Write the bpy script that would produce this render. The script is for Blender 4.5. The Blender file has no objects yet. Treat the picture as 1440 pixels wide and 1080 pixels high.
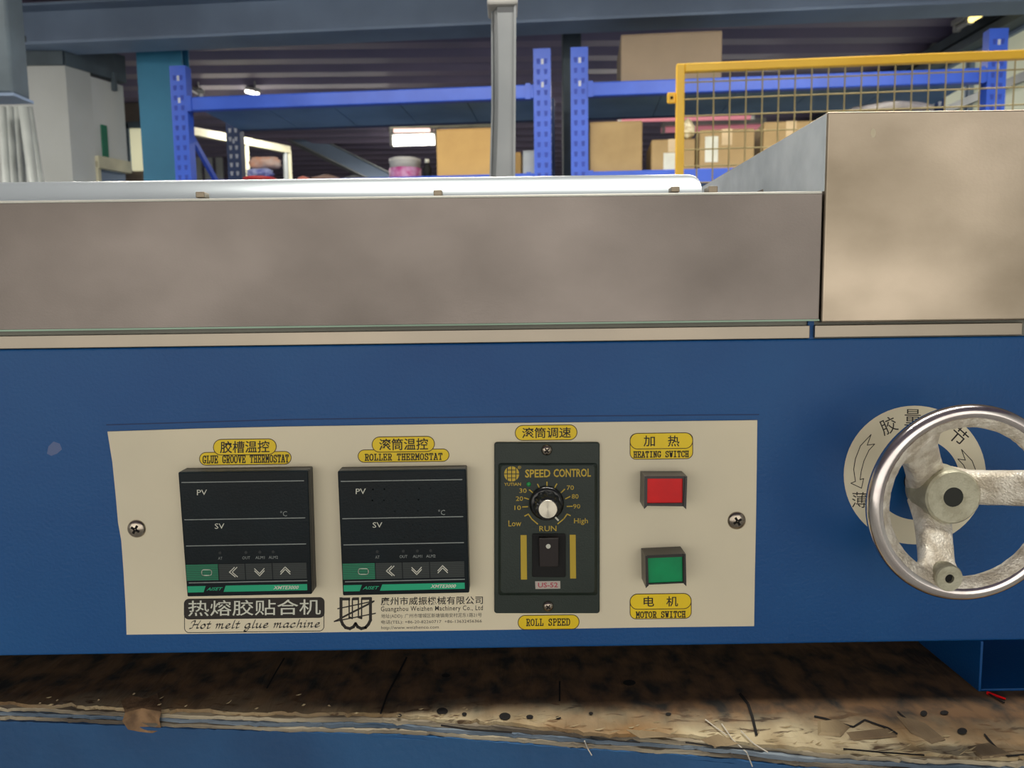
import bpy, bmesh, math, random
from mathutils import Vector, Matrix
random.seed(7)
SC = bpy.context.scene
COL = SC.collection
PI = math.pi

# ------------------------------------------------------------------ camera
FPX = 1082.0
EYE = Vector((0.0, -0.45, 1.03))
_s, _pitchpx, _vx = 0.0135, 115.0, 712.0
Yc = Vector(((_vx-720), _pitchpx, FPX)).normalized()          # world +Y seen in camera (right, up, forward)
_t = -((_vx-720) + _pitchpx*_s)/FPX
Xc = Vector((1, _s, _t)).normalized()
Xc = (Xc - Yc*Xc.dot(Yc)).normalized()
Zc = Xc.cross(Yc)
if Zc.y < 0: Zc = -Zc
# (right, up, forward) is left-handed; rows of R map camera -> world
RX = Vector((Xc.x, Yc.x, Zc.x)); RY = Vector((Xc.y, Yc.y, Zc.y)); RZ = Vector((Xc.z, Yc.z, Zc.z))
def ray(u, v): return RX*(u-720) + RY*(540-v) + RZ*FPX
def P(u, v, d):
    """point on the frontal plane d metres in front of the eye"""
    r = ray(u, v); return EYE + r*(d/r.y)
def PZ(u, v, z):
    r = ray(u, v); return EYE + r*((z-EYE.z)/r.z)
def PX(u, v, x):
    r = ray(u, v); return EYE + r*((x-EYE.x)/r.x)
cam = bpy.data.cameras.new('camera'); camo = bpy.data.objects.new('camera', cam); COL.objects.link(camo)
cam.sensor_width = 36; cam.lens = 36*FPX/1440; cam.clip_start = .01; cam.clip_end = 60
M = Matrix.Identity(4)
for i in range(3):
    M[i][0] = RX[i]; M[i][1] = RY[i]; M[i][2] = -RZ[i]; M[i][3] = EYE[i]
camo.matrix_world = M
cam.dof.use_dof = True; cam.dof.focus_distance = .45; cam.dof.aperture_fstop = 18
SC.camera = camo

# ------------------------------------------------------------------ world, exposure
w = bpy.data.worlds.new('world'); SC.world = w; w.use_nodes = True
w.node_tree.nodes['Background'].inputs[0].default_value = (1.0, .95, .86, 1)
w.node_tree.nodes['Background'].inputs[1].default_value = 1.75
vs = SC.view_settings
vs.view_transform = 'Standard'; vs.look = 'None'; vs.gamma = 1; vs.use_curve_mapping = False
vs.exposure = 0.0
SC.cycles.use_denoising = True
SC.cycles.max_bounces = 6; SC.cycles.diffuse_bounces = 3; SC.cycles.glossy_bounces = 3
SC.cycles.sample_clamp_indirect = 6

# ------------------------------------------------------------------ helpers
def lin(c): 
    c = c/255; return c/12.92 if c <= .04045 else ((c+.055)/1.055)**2.4
def rgb(c): return (lin(c[0]), lin(c[1]), lin(c[2]), 1)
def mat(name, col, rough=.5, metal=0, col2=None, scale=8, thr=(.35, .65), bump=0, bscale=200, emit=0, stretch=None, rough2=None, alpha=1, coat=0, trans=0, detail=6, spec=None):
    m = bpy.data.materials.new(name); m.use_nodes = True; nt = m.node_tree; N = nt.nodes; L = nt.links
    b = N['Principled BSDF']; b.inputs['Base Color'].default_value = rgb(col)
    b.inputs['Roughness'].default_value = rough; b.inputs['Metallic'].default_value = metal
    b.inputs['Alpha'].default_value = alpha; b.inputs['Coat Weight'].default_value = coat
    b.inputs['Transmission Weight'].default_value = trans
    if spec is not None: b.inputs['Specular IOR Level'].default_value = spec
    if emit:
        b.inputs['Emission Color'].default_value = rgb(col); b.inputs['Emission Strength'].default_value = emit
    tc = N.new('ShaderNodeTexCoord'); mp = N.new('ShaderNodeMapping'); L.new(tc.outputs['Object'], mp.inputs[0])
    if stretch: mp.inputs['Scale'].default_value = stretch
    nz = N.new('ShaderNodeTexNoise'); nz.inputs['Scale'].default_value = scale; nz.inputs['Detail'].default_value = detail
    L.new(mp.outputs[0], nz.inputs[0])
    mr = N.new('ShaderNodeMapRange'); mr.inputs[1].default_value = thr[0]; mr.inputs[2].default_value = thr[1]
    L.new(nz.outputs[0], mr.inputs[0])
    mx = N.new('ShaderNodeMix'); mx.data_type = 'RGBA'
    c2 = col2 or tuple(max(0, c*.88) for c in col)
    mx.inputs[6].default_value = rgb(col); mx.inputs[7].default_value = rgb(c2)
    L.new(mr.outputs[0], mx.inputs[0]); 
    if not emit: L.new(mx.outputs[2], b.inputs['Base Color'])
    if rough2 is not None:
        m2 = N.new('ShaderNodeMapRange'); m2.inputs[1].default_value = thr[0]; m2.inputs[2].default_value = thr[1]
        m2.inputs[3].default_value = rough; m2.inputs[4].default_value = rough2
        L.new(nz.outputs[0], m2.inputs[0]); L.new(m2.outputs[0], b.inputs['Roughness'])
    if bump:
        n2 = N.new('ShaderNodeTexNoise'); n2.inputs['Scale'].default_value = bscale; n2.inputs['Detail'].default_value = 4
        L.new(mp.outputs[0], n2.inputs[0])
        bp = N.new('ShaderNodeBump'); bp.inputs['Strength'].default_value = bump; bp.inputs['Distance'].default_value = .001
        L.new(n2.outputs[0], bp.inputs['Height']); L.new(bp.outputs[0], b.inputs['Normal'])
    m.diffuse_color = rgb(col)
    return m
def origin(o):
    v = Vector((0, 0, 0))
    while o is not None: v += o.location; o = o.parent
    return v
def thing(name, label, cat, loc=(0, 0, 0), group=None, rotz=0):
    o = bpy.data.objects.new(name, None); COL.objects.link(o); o.location = loc; o.rotation_euler = (0, 0, rotz)
    o.empty_display_size = .05
    o['label'] = label; o['category'] = cat
    if group: o['group'] = group
    return o
def tag(o, label, cat, group=None):
    o['label'] = label; o['category'] = cat
    if group: o['group'] = group
    return o
def mesh(name, vs_, fs, m, parent=None, smooth=False, bevel=0, label=None, kind=None, local=False, seg=2):
    me = bpy.data.meshes.new(name)
    if not local:
        og = origin(parent) if parent is not None else Vector((0, 0, 0))
        if parent is None and vs_:
            n = len(vs_); og = Vector((sum(v[0] for v in vs_)/n, sum(v[1] for v in vs_)/n, min(v[2] for v in vs_)))
        vs_ = [(v[0]-og.x, v[1]-og.y, v[2]-og.z) for v in vs_]
    me.from_pydata([tuple(v) for v in vs_], [], fs); me.update()
    bm = bmesh.new(); bm.from_mesh(me); bmesh.ops.recalc_face_normals(bm, faces=bm.faces); bm.to_mesh(me); bm.free()
    if smooth:
        me.polygons.foreach_set('use_smooth', [True]*len(me.polygons))
    o = bpy.data.objects.new(name, me); COL.objects.link(o)
    if parent is not None: o.parent = parent
    elif not local: o.location = og
    ms = m if isinstance(m, (list, tuple)) else [m]
    for q in ms: me.materials.append(q)
    if bevel:
        b = o.modifiers.new('bevel', 'BEVEL'); b.width = bevel; b.segments = seg; b.limit_method = 'ANGLE'
    if label: o['label'] = label
    if kind: o['kind'] = kind
    return o
BF = [(0,1,3,2),(4,6,7,5),(0,4,5,1),(2,3,7,6),(0,2,6,4),(1,5,7,3)]
class MB:
    def __init__(s): s.v = []; s.f = []
    def add(s, vs_, fs):
        n = len(s.v); s.v += [Vector(v) for v in vs_]; s.f += [tuple(i+n for i in f) for f in fs]; return s
    def box(s, x0, x1, y0, y1, z0, z1):
        return s.add([(x, y, z) for x in (x0, x1) for y in (y0, y1) for z in (z0, z1)], BF)
    def hexa(s, a, b):      # two quads a (front) and b (back)
        return s.add(list(a)+list(b), [(0,1,2,3),(7,6,5,4),(0,4,5,1),(1,5,6,2),(2,6,7,3),(3,7,4,0)])
    def prism(s, pts, y0, y1):   # pts (x,z); extruded along y
        n = len(pts)
        return s.add([(p[0], y0, p[1]) for p in pts]+[(p[0], y1, p[1]) for p in pts],
                     [tuple(range(n)), tuple(range(2*n-1, n-1, -1))]+[(i, (i+1) % n, n+(i+1) % n, n+i) for i in range(n)])
    def prismz(s, pts, z0, z1):
        n = len(pts)
        return s.add([(p[0], p[1], z0) for p in pts]+[(p[0], p[1], z1) for p in pts],
                     [tuple(range(n)), tuple(range(2*n-1, n-1, -1))]+[(i, (i+1) % n, n+(i+1) % n, n+i) for i in range(n)])
    def tube(s, a, b, r, n=12, r2=None, cap=True):
        a = Vector(a); b = Vector(b); d = (b-a).normalized(); r2 = r if r2 is None else r2
        q = d.orthogonal().normalized(); p = d.cross(q)
        vs_ = [a+(q*math.cos(t)+p*math.sin(t))*r for t in [2*PI*i/n for i in range(n)]]+[b+(q*math.cos(t)+p*math.sin(t))*r2 for t in [2*PI*i/n for i in range(n)]]
        fs = [(i, (i+1) % n, n+(i+1) % n, n+i) for i in range(n)]
        if cap: fs += [tuple(range(n))[::-1], tuple(range(n, 2*n))]
        return s.add(vs_, fs)
    def bar(s, a, b, w, h):      # square bar from a to b, w across, h vertical-ish
        a = Vector(a); b = Vector(b); d = (b-a).normalized(); up = Vector((0, 0, 1))
        if abs(d.z) > .9: up = Vector((0, 1, 0))
        q = d.cross(up).normalized()*w/2; p = q.cross(d).normalized()*h/2
        return s.hexa([a-q-p, a+q-p, a+q+p, a-q+p], [b-q-p, b+q-p, b+q+p, b-q+p])
    def lathe(s, c, prof, n=32, axis='y'):  # prof (r, along); axis -y means towards the camera
        vs_ = []; fs = []
        for r, h in prof:
            for i in range(n):
                t = 2*PI*i/n
                vs_.append((c[0]+r*math.cos(t), c[1]+h, c[2]+r*math.sin(t)) if axis == 'y' else (c[0]+r*math.cos(t), c[1]+r*math.sin(t), c[2]+h))
        for k in range(len(prof)-1):
            for i in range(n):
                j = (i+1) % n; fs.append((k*n+i, k*n+j, (k+1)*n+j, (k+1)*n+i))
        if prof[0][0] > 0: fs.append(tuple(range(n)))
        if prof[-1][0] > 0: fs.append(tuple(range((len(prof)-1)*n, len(prof)*n)))
        return s.add(vs_, fs)
    def out(s, name, m, parent=None, **k): return mesh(name, s.v, s.f, m, parent, **k)
def F(u, v, y=0.0): return P(u, v, y+.45)
def xz(pts, y=0.0): return [(p.x, p.z) for p in (F(u, v, y) for u, v in pts)]
def rr(u0, v0, u1, v1, r, n=6):
    o = []
    for cx, cy, a0 in ((u1-r, v0+r, -90), (u1-r, v1-r, 0), (u0+r, v1-r, 90), (u0+r, v0+r, 180)):
        for i in range(n+1):
            a = math.radians(a0+90*i/n); o.append((cx+r*math.cos(a), cy+r*math.sin(a)))
    return o
def circ(u, v, r, n=32, ry=None): return [(u+r*math.cos(2*PI*i/n), v+(ry or r)*math.sin(2*PI*i/n)) for i in range(n)]
def slant(pts, k=-.0125):   # labels follow the roll of the machine
    cu = sum(p[0] for p in pts)/len(pts); return [(u, v+k*(u-cu)) for u, v in pts]
def plate(name, pts, y, m, parent, th=.00012, **k):
    """flat prism standing on the plane y (towards the viewer), outline seen at pts"""
    return MB().prism(xz(pts, y-th), y-th, y+.00002).out(name, m, parent, **k)
def stroke_mb(lines, wd, mb, y, cap=True):
    for ln in lines:
        for a, b in zip(ln[:-1], ln[1:]):
            dx, dy = b[0]-a[0], b[1]-a[1]; L = math.hypot(dx, dy) or 1e-6
            nx, ny = -dy/L*wd/2, dx/L*wd/2; ex, ey = dx/L*wd*.35*cap, dy/L*wd*.35*cap
            q = [(a[0]-ex+nx, a[1]-ey+ny), (b[0]+ex+nx, b[1]+ey+ny), (b[0]+ex-nx, b[1]+ey-ny), (a[0]-ex-nx, a[1]-ey-ny)]
            mb.add([F(u, v, y) for u, v in q], [(0, 1, 2, 3)])
def strokes(name, lines, wd, y, m, parent, **k):
    mb = MB(); stroke_mb(lines, wd, mb, y); return mb.out(name, m, parent, **k)
_tc = {}
def textmesh(s, bold=0, shear=0, space=1.0):
    key = (s, bold, shear, space)
    if key not in _tc:
        c = bpy.data.curves.new('t', 'FONT'); c.body = s; c.size = 1; c.offset = bold; c.shear = shear; c.resolution_u = 2; c.space_character = space
        o = bpy.data.objects.new('t', c); COL.objects.link(o)
        dg = bpy.context.evaluated_depsgraph_get()
        me = bpy.data.meshes.new_from_object(o.evaluated_get(dg))
        vs_ = [(v.co.x, v.co.y) for v in me.vertices]; fs = [tuple(p.vertices) for p in me.polygons]
        bpy.data.objects.remove(o); bpy.data.curves.remove(c); bpy.data.meshes.remove(me)
        _tc[key] = (vs_, fs)
    return _tc[key]
def text(s, u0, v0, u1, v1, y, m, parent, bold=0, rot=0, shear=0, space=1.0, fn=None, name='lettering'):
    """flat lettering filling the rectangle (u0,v0)-(u1,v1) on plane y"""
    vs_, fs = textmesh(s, bold, shear, space)
    xs = [p[0] for p in vs_]; ys = [p[1] for p in vs_]; a, b, c, d = min(xs), max(xs), min(ys), max(ys)
    cu, cv = (u0+u1)/2, (v0+v1)/2; R = math.radians(rot); pts = []
    for x, z in vs_:
        p = (x-a)/(b-a)-.5; q = .5-(z-c)/(d-c); du, dv = p*(u1-u0), q*(v1-v0)
        if not rot: dv += -.0125*du
        uu, vv = cu+du*math.cos(R)-dv*math.sin(R), cv+du*math.sin(R)+dv*math.cos(R)
        if fn: uu, vv = fn(uu, vv)
        pts.append(F(uu, vv, y))
    return mesh(name, pts, fs, m, parent)
SERIF = {
 'A': [[(.7,0),(3,8),(5.3,0)],[(1.5,2.8),(4.5,2.8)],[(0,0),(2,0)],[(4,0),(6,0)],[(1.8,8),(3.2,8)]],
 'C': [[(5.2,5.8),(4.6,7.5),(3,8),(1.4,7.3),(.7,5.6),(.7,2.4),(1.4,.7),(3,0),(4.6,.5),(5.4,2)],[(5.3,8),(5.3,5.8)]],
 'D': [[(.2,0),(3.2,0),(4.8,.8),(5.5,2.6),(5.5,5.4),(4.8,7.2),(3.2,8),(.2,8)],[(1.4,0),(1.4,8)]],
 'E': [[(.2,0),(5.4,0),(5.4,2)],[(.2,8),(5.4,8),(5.4,6)],[(1.4,0),(1.4,8)],[(1.4,4),(3.8,4)],[(3.8,3),(3.8,5)]],
 'G': [[(5.2,5.8),(4.6,7.5),(3,8),(1.4,7.3),(.7,5.6),(.7,2.4),(1.4,.7),(3,0),(4.6,.5),(5,1),(5,3)],[(5.3,8),(5.3,5.8)],[(3.4,3),(6,3)]],
 'H': [[(1.3,0),(1.3,8)],[(4.7,0),(4.7,8)],[(1.3,4),(4.7,4)],[(.2,0),(2.4,0)],[(3.6,0),(5.8,0)],[(.2,8),(2.4,8)],[(3.6,8),(5.8,8)]],
 'I': [[(3,0),(3,8)],[(1.2,0),(4.8,0)],[(1.2,8),(4.8,8)]],
 'L': [[(2,0),(2,8)],[(.5,0),(5.5,0),(5.5,2.6)],[(.6,8),(3.4,8)]],
 'M': [[(1,0),(1,8),(3,3),(5,8),(5,0)],[(0,0),(2,0)],[(4,0),(6,0)],[(0,8),(1,8)],[(5,8),(6,8)]],
 'N': [[(1.2,0),(1.2,8),(4.8,0),(4.8,8)],[(0,0),(2.4,0)],[(0,8),(1.2,8)],[(3.6,8),(6,8)]],
 'O': [[(3,8),(1.4,7.3),(.6,5.6),(.6,2.4),(1.4,.7),(3,0),(4.6,.7),(5.4,2.4),(5.4,5.6),(4.6,7.3),(3,8)]],
 'P': [[(1.6,0),(1.6,8)],[(.3,8),(3.8,8),(5.2,7.2),(5.4,5.8),(4.9,4.4),(3.8,3.8),(1.6,3.8)],[(.3,0),(3,0)]],
 'R': [[(1.6,0),(1.6,8)],[(.3,8),(3.8,8),(5.1,7.2),(5.2,5.8),(4.8,4.5),(3.8,3.9),(1.6,3.9)],[(.3,0),(2.9,0)],[(3.4,3.9),(4.8,0),(6,0)]],
 'S': [[(4.9,5.9),(4.4,7.5),(3,8),(1.5,7.5),(.9,6.1),(1.5,4.8),(4.5,3.4),(5.2,2),(4.5,.5),(3,0),(1.4,.4),(.9,2.1)],[(5,8),(5,5.8)],[(.8,0),(.8,2.2)]],
 'T': [[(3,0),(3,8)],[(.6,6),(.6,8),(5.4,8),(5.4,6)],[(1.7,0),(4.3,0)]],
 'U': [[(1.2,8),(1.2,2),(1.8,.6),(3,0),(4.2,.6),(4.8,2),(4.8,8)],[(0,8),(2.4,8)],[(3.6,8),(6,8)]],
 'V': [[(.9,8),(3,0),(5.1,8)],[(0,8),(2.2,8)],[(3.8,8),(6,8)]],
 'W': [[(.9,8),(1.9,0),(3,5.5),(4.1,0),(5.1,8)],[(0,8),(2,8)],[(4,8),(6,8)]], ' ': []}
def serif(s, u0, v0, u1, v1, y, m, parent, wd=1.35):
    n = len(s); adv = (u1-u0)/(n*7-1); sy = (v1-v0)/8; lines = []; cu = (u0+u1)/2
    for i, ch in enumerate(s):
        for ln in SERIF[ch]:
            lines.append([(u0+(i*7+x)*adv, v1-z*sy-.0125*(u0+(i*7+x)*adv-cu)) for x, z in ln])
    return strokes('lettering', lines, wd, y, m, parent)
SCRIPT = {
 'H': (7.4,[[(0,6.3),(.7,8.2),(2.8,8.6),(2.3,4),(1.4,.6),(-.4,.3)],[(7,8.9),(5.7,4),(5.4,.8),(6.9,.7)],[(1.8,4.2),(5.8,4.8)]]),
 'a': (5.2,[[(4,4.2),(2.8,5),(1.1,3.6),(.6,1.5),(1.4,.2),(2.8,.9),(4,3.2)],[(4.2,5),(3.7,1.2),(4.2,.1),(5.4,1.2)]]),
 'c': (4.4,[[(3.8,3.9),(2.9,5),(1.2,3.8),(.6,1.8),(1.4,.2),(2.9,.3),(4.4,1.5)]]),
 'e': (4.5,[[(.9,2.2),(2.9,2.8),(3.6,4),(2.8,5),(1.4,4),(.7,2),(1.4,.2),(2.9,.3),(4.4,1.5)]]),
 'g': (5.2,[[(4,4.2),(2.8,5),(1.1,3.6),(.6,1.5),(1.4,.2),(2.8,.9),(4,3.2)],[(4.2,5),(3.9,0),(3,-3),(1.6,-3.6),(.6,-2.6),(2,-1),(5.2,.8)]]),
 'h': (5.4,[[(1.8,9),(1.1,0)],[(1.2,2.5),(2.4,4.5),(3.6,5),(4,3.8),(3.7,1.2),(4.3,.1),(5.4,1)]]),
 'i': (2.8,[[(0,4),(1.2,5),(1,1.2),(1.7,.1),(2.8,1)],[(1.5,7.4),(1.7,7.2)]]),
 'l': (2.9,[[(1.8,9),(1.1,1.2),(1.7,.1),(2.9,1)]]),
 'm': (7.2,[[(0,4),(1,5),(.8,0)],[(.9,2.5),(2.2,4.8),(3.1,4.6),(2.9,0)],[(3,2.5),(4.4,4.8),(5.3,4.6),(5.1,1),(5.8,.1),(7.2,1)]]),
 'n': (5.3,[[(0,4),(1,5),(.8,0)],[(.9,2.5),(2.4,4.8),(3.5,4.6),(3.3,1),(4,.1),(5.3,1)]]),
 'o': (4.6,[[(2.4,5),(.9,3.6),(.6,1.6),(1.8,.1),(3.2,.8),(3.9,3),(3.2,4.6),(2.4,5)]]),
 't': (3.3,[[(1.9,7.8),(1.1,1.2),(1.7,.1),(3.2,1)],[(0,5),(3.2,5)]]),
 'u': (5.4,[[(0,4),(1,5),(.8,1.4),(1.6,.1),(3,1.2),(3.9,5)],[(3.9,5),(3.7,1.2),(4.3,.1),(5.4,1)]]), ' ': (3.2,[])}
def smoothline(p, k=4):
    if len(p) < 3: return p
    q = [p[0]]+p+[p[-1]]; o = []
    for i in range(1, len(q)-2):
        for j in range(k):
            t = j/k; a, b, c, d = q[i-1], q[i], q[i+1], q[i+2]
            o.append(tuple(.5*((2*b[n])+(-a[n]+c[n])*t+(2*a[n]-5*b[n]+4*c[n]-d[n])*t*t+(-a[n]+3*b[n]-3*c[n]+d[n])*t**3) for n in (0, 1)))
    o.append(p[-1]); return o
def script(s, u0, vb, u1, sc, y, m, parent, nib=1.3):
    tot = sum(SCRIPT[c][0]+.4 for c in s); sx = (u1-u0)/tot; x = 0; mb = MB(); cu = (u0+u1)/2
    n1 = (nib*math.cos(.75), -nib*math.sin(.75))
    for ch in s:
        wdt, lns = SCRIPT[ch]
        for ln in lns:
            pts = [(u0+(x+a+b*.18)*sx, vb-b*sc) for a, b in smoothline(ln)]
            pts = [(u, v-.0125*(u-cu)) for u, v in pts]
            for p, q in zip(pts[:-1], pts[1:]):
                mb.add([F(p[0]-n1[0], p[1]-n1[1], y), F(q[0]-n1[0], q[1]-n1[1], y), F(q[0]+n1[0], q[1]+n1[1], y), F(p[0]+n1[0], p[1]+n1[1], y)], [(0, 1, 2, 3)])
            stroke_mb([pts], .8, mb, y-.00001)
        x += wdt+.4
    return mb.out('lettering', m, parent)

# ------------------------------------------------------------------ materials
m_body = mat('blue_painted_steel', (18, 84, 144), .42, 0, (4, 72, 134), 9, (.3, .7), .25, 500, spec=.35)
m_groove = mat('groove', (8, 50, 104), .6)
m_steel = mat('smudged_stainless', (142, 134, 129), .42, 1, (120, 113, 108), 6, (.36, .7), .08, 900, rough2=.52, stretch=(1, 1, 1.4))
m_steel2 = mat('brushed_stainless', (190, 176, 158), .33, 1, (146, 134, 116), 5, (.36, .62), .04, 500, rough2=.46, stretch=(1, 1, 1.5))
m_strip = mat('stainless_strip', (148, 140, 128), .36, 1, (160, 150, 136), 12)
m_rail = mat('satin_steel_rail', (196, 206, 212), .3, .55, (186, 196, 202), 10)
m_dark = mat('black_gap', (10, 11, 12), .8)
m_panel = mat('cream_panel', (230, 220, 192), .5, 0, (216, 208, 184), 7, (.35, .7), 0, spec=.3)
m_black = mat('black_plastic', (12, 25, 31), .35, 0, (10, 20, 25), 30, bump=.1, bscale=900, spec=.2)
m_blackside = mat('dark_grey_plastic', (62, 62, 60), .5, 0)
m_grn = mat('green_print', (4, 178, 130), .5)
m_grn2 = mat('green_key', (4, 96, 68), .5)
m_grnline = mat('green_key_lines', (10, 156, 112), .5)
m_key = mat('grey_key', (26, 34, 36), .5)
m_keyline = mat('grey_key_lines', (56, 66, 64), .5)
m_white = mat('white_print', (224, 226, 212), .6)
m_greyp = mat('grey_print', (150, 158, 156), .6)
m_seg = mat('dim_segments', (15, 28, 34), .38, spec=.2)
m_yel = mat('yellow_label', (240, 208, 12), .45, 0, (230, 198, 10), 20)
m_ink = mat('black_ink', (34, 28, 22), .6)
m_inkb = mat('brown_outline', (82, 58, 16), .6)
m_ctrl = mat('dark_green_grey_plastic', (36, 48, 42), .42, 0, (31, 43, 38), 30, bump=.15, bscale=1200, spec=.4)
m_gold = mat('ochre_print', (206, 176, 44), .5)
m_knob = mat('knob_black', (20, 23, 24), .22, 0, spec=.6)
m_cap = mat('turned_aluminium', (225, 220, 205), .22, 1)
m_rock = mat('brown_black_rocker', (48, 42, 42), .35)
m_tagw = mat('pale_tag', (200, 190, 180), .5); m_pink = mat('pink_print', (190, 70, 90), .5)
m_led = mat('green_led', (40, 150, 80), .15, 0, spec=.6)
m_red = mat('red_lens', (226, 14, 20), .3, 0, (206, 10, 18), 60, coat=.15, spec=.3)
m_green = mat('green_lens', (0, 150, 92), .3, 0, (0, 134, 82), 60, coat=.15, spec=.3)
m_screw = mat('screw_steel', (190, 180, 165), .22, 1, (150, 140, 128), 200)
m_chrome = mat('chrome_rim', (236, 230, 226), .13, 1, (214, 204, 202), 40, (.35, .65), rough2=.24)
m_cast = mat('cast_aluminium', (246, 240, 226), .4, .4, (206, 196, 178), 120, (.4, .6), 1.0, 800, rough2=.55)
m_castf = mat('machined_aluminium', (190, 188, 166), .5, .4, (168, 164, 142), 120, (.4, .6), .4, 700)
m_stick = mat('sticker_cream', (240, 232, 204), .45)
m_woodt = mat('old_board', (150, 132, 100), .8, 0, (86, 66, 46), 14, (.36, .62), 1.0, 260, stretch=(1, .35, 1), detail=10)
m_woodd = mat('dark_stained_board', (66, 50, 38), .85, 0, (34, 30, 28), 16, (.3, .7), 1.0, 240, stretch=(1, .5, 1), detail=10)
m_ply = mat('ply_edge', (192, 180, 154), .8, 0, (92, 84, 74), 30, (.35, .6), 1.0, 300, stretch=(.3, 1, 3), detail=8)
m_plyb = mat('ply_edge_blue_stained', (150, 162, 172), .8, 0, (52, 76, 100), 24, (.35, .6), 1.0, 300, stretch=(.3, 1, 3), detail=8)
m_bench = mat('blue_bench_paint', (34, 88, 138), .6, 0, (26, 72, 118), 14, (.35, .7), .6, 200)
m_splint = mat('pale_splinter', (176, 158, 122), .8)
m_hole = mat('hole_dark', (16, 12, 10), .9)
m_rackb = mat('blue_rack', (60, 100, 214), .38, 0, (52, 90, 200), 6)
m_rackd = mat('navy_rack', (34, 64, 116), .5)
m_deckp = mat('navy_shelf_deck', (118, 156, 196), .6, 0, (98, 134, 172), 3)
m_slot = mat('slot_dark', (44, 72, 178), .6)
m_slotl = mat('slot_light', (205, 212, 225), .5)
m_yfr = mat('yellow_frame', (255, 206, 64), .45, 0, (246, 192, 54), 4)
m_ywire = mat('yellow_wire', (186, 170, 120), .5)
m_card = mat('cardboard', (206, 168, 104), .75, 0, (192, 154, 94), 5)
m_card2 = mat('cardboard_dull', (176, 150, 104), .75, 0, (158, 132, 90), 6)
m_card3 = mat('cardboard_grey', (156, 138, 116), .75, 0, (146, 130, 110), 5)
m_tape = mat('clear_tape', (214, 190, 150), .25, 0)
m_ceil = mat('purple_grey_deck', (138, 126, 152), .5, 0, (114, 108, 134), 1.2, (.3, .7))
m_beam = mat('blue_grey_beam', (136, 156, 184), .55, 0, (120, 138, 164), 2)
m_teal = mat('teal_column', (66, 150, 190), .55, 0, (60, 134, 172), 2)
m_dcol = mat('dark_grey_column', (86, 100, 110), .6)
m_wallw = mat('off_white_wall', (204, 208, 208), .8, 0, (188, 192, 190), 1.5)
m_wallb = mat('back_wall', (150, 144, 154), .8, 0, (124, 120, 132), 1.5)
m_floor = mat('concrete_floor', (150, 150, 146), .6, 0, (132, 132, 130), 1.3)
m_pipe = mat('grey_plastic_pipe', (168, 174, 172), .45)
m_post = mat('galvanised_post', (150, 154, 156), .42, .3, (128, 134, 138), 5, (.35, .65))
m_pane = mat('translucent_pane', (196, 200, 176), .5, 0, emit=.35)
m_lamp = mat('lamp_tube', (255, 250, 235), .4, 0, emit=9)
m_lampw = mat('lamp_warm', (255, 226, 130), .4, 0, emit=3)
m_deckglow = mat('pink_deck_glow', (206, 128, 140), .4, 0, emit=.45)
m_house = mat('lamp_housing', (190, 190, 186), .5)
m_cream = mat('cream_metal', (212, 208, 180), .45)

# ------------------------------------------------------------------ the setting
ZC = 2.71
RA = math.radians(-5.3)       # the racks and beams stand slightly turned
def struct(o): o['kind'] = 'structure'; return o
struct(MB().box(-5.5, 2.95, -4, 12.6, -.1, 0).out('floor', m_floor))
mb = MB().box(-5.6, 3.05, -4, 12.6, ZC+.07, ZC+.1)
y = -4.0
while y < 12.4:
    mb.add([(-5.6, y, ZC+.071), (-5.6, y+.06, ZC), (-5.6, y+.18, ZC), (-5.6, y+.24, ZC+.071), (3.05, y, ZC+.071), (3.05, y+.06, ZC), (3.05, y+.18, ZC), (3.05, y+.24, ZC+.071)],
           [(0, 1, 5, 4), (1, 2, 6, 5), (2, 3, 7, 6)])
    y += .31
struct(mb.out('ceiling', m_ceil))
struct(MB().box(-5.5, 3.0, 12.5, 12.6, 0, ZC+.07).out('wall_back', m_wallb))
struct(MB().box(-5.6, -5.5, -4, 12.6, 0, ZC+.07).out('wall_left', m_wallw))
# right wall with translucent band
wr = struct(MB().box(2.95, 3.05, -4, 12.6, 0, ZC+.07).out('wall_right', m_wallw))
# window band on the right wall: separate panes and girts
zt, zb = ZC-.2, ZC-1.05
for i in range(5):
    y0 = 3.3+i*.62
    wn = struct(MB().box(2.925, 2.949, y0, y0+.56, zb, zt).out('window_%d' % (i+1), m_pane))
    MB().box(2.9, 2.93, y0-.02, y0+.58, zt, zt+.03).box(2.9, 2.93, y0-.02, y0+.58, zb-.03, zb).box(2.9, 2.93, y0-.02, y0, zb, zt).box(2.9, 2.93, y0+.56, y0+.58, zb, zt).out('window_frame', m_beam, wn)
for k, z in enumerate((ZC-.12, ZC-.02)):
    struct(MB().box(2.80+.06*k, 2.90+.04*k, 2.6, 12, z-.06, z-.01+.01*k).out('trim_%d' % (k+1), m_dcol))
for k, z in enumerate((ZC-.5, ZC-.8)):
    struct(MB().box(2.87, 2.898, 2.6, 9, z, z+.05).out('trim_%d' % (k+3), m_post))
# cross beam (I section) parallel to the racks
def rot_pts(mb, c, a=RA):
    ca, sa = math.cos(a), math.sin(a)
    mb.v = [Vector((c[0]+(v.x)*ca-(v.y)*sa, c[1]+(v.x)*sa+(v.y)*ca, v.z)) for v in mb.v]; return mb
c = P(720, 42, 4.33)
zbm = c.z
mb = MB().box(-4.6, 2.85, -.1, .1, zbm, zbm+.014).box(-4.6, 2.85, -.006, .006, zbm+.01, ZC).box(-4.6, 2.85, -.1, .1, ZC-.012, ZC+.002)
struct(rot_pts(mb, c).out('trim_5', m_beam))
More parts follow.
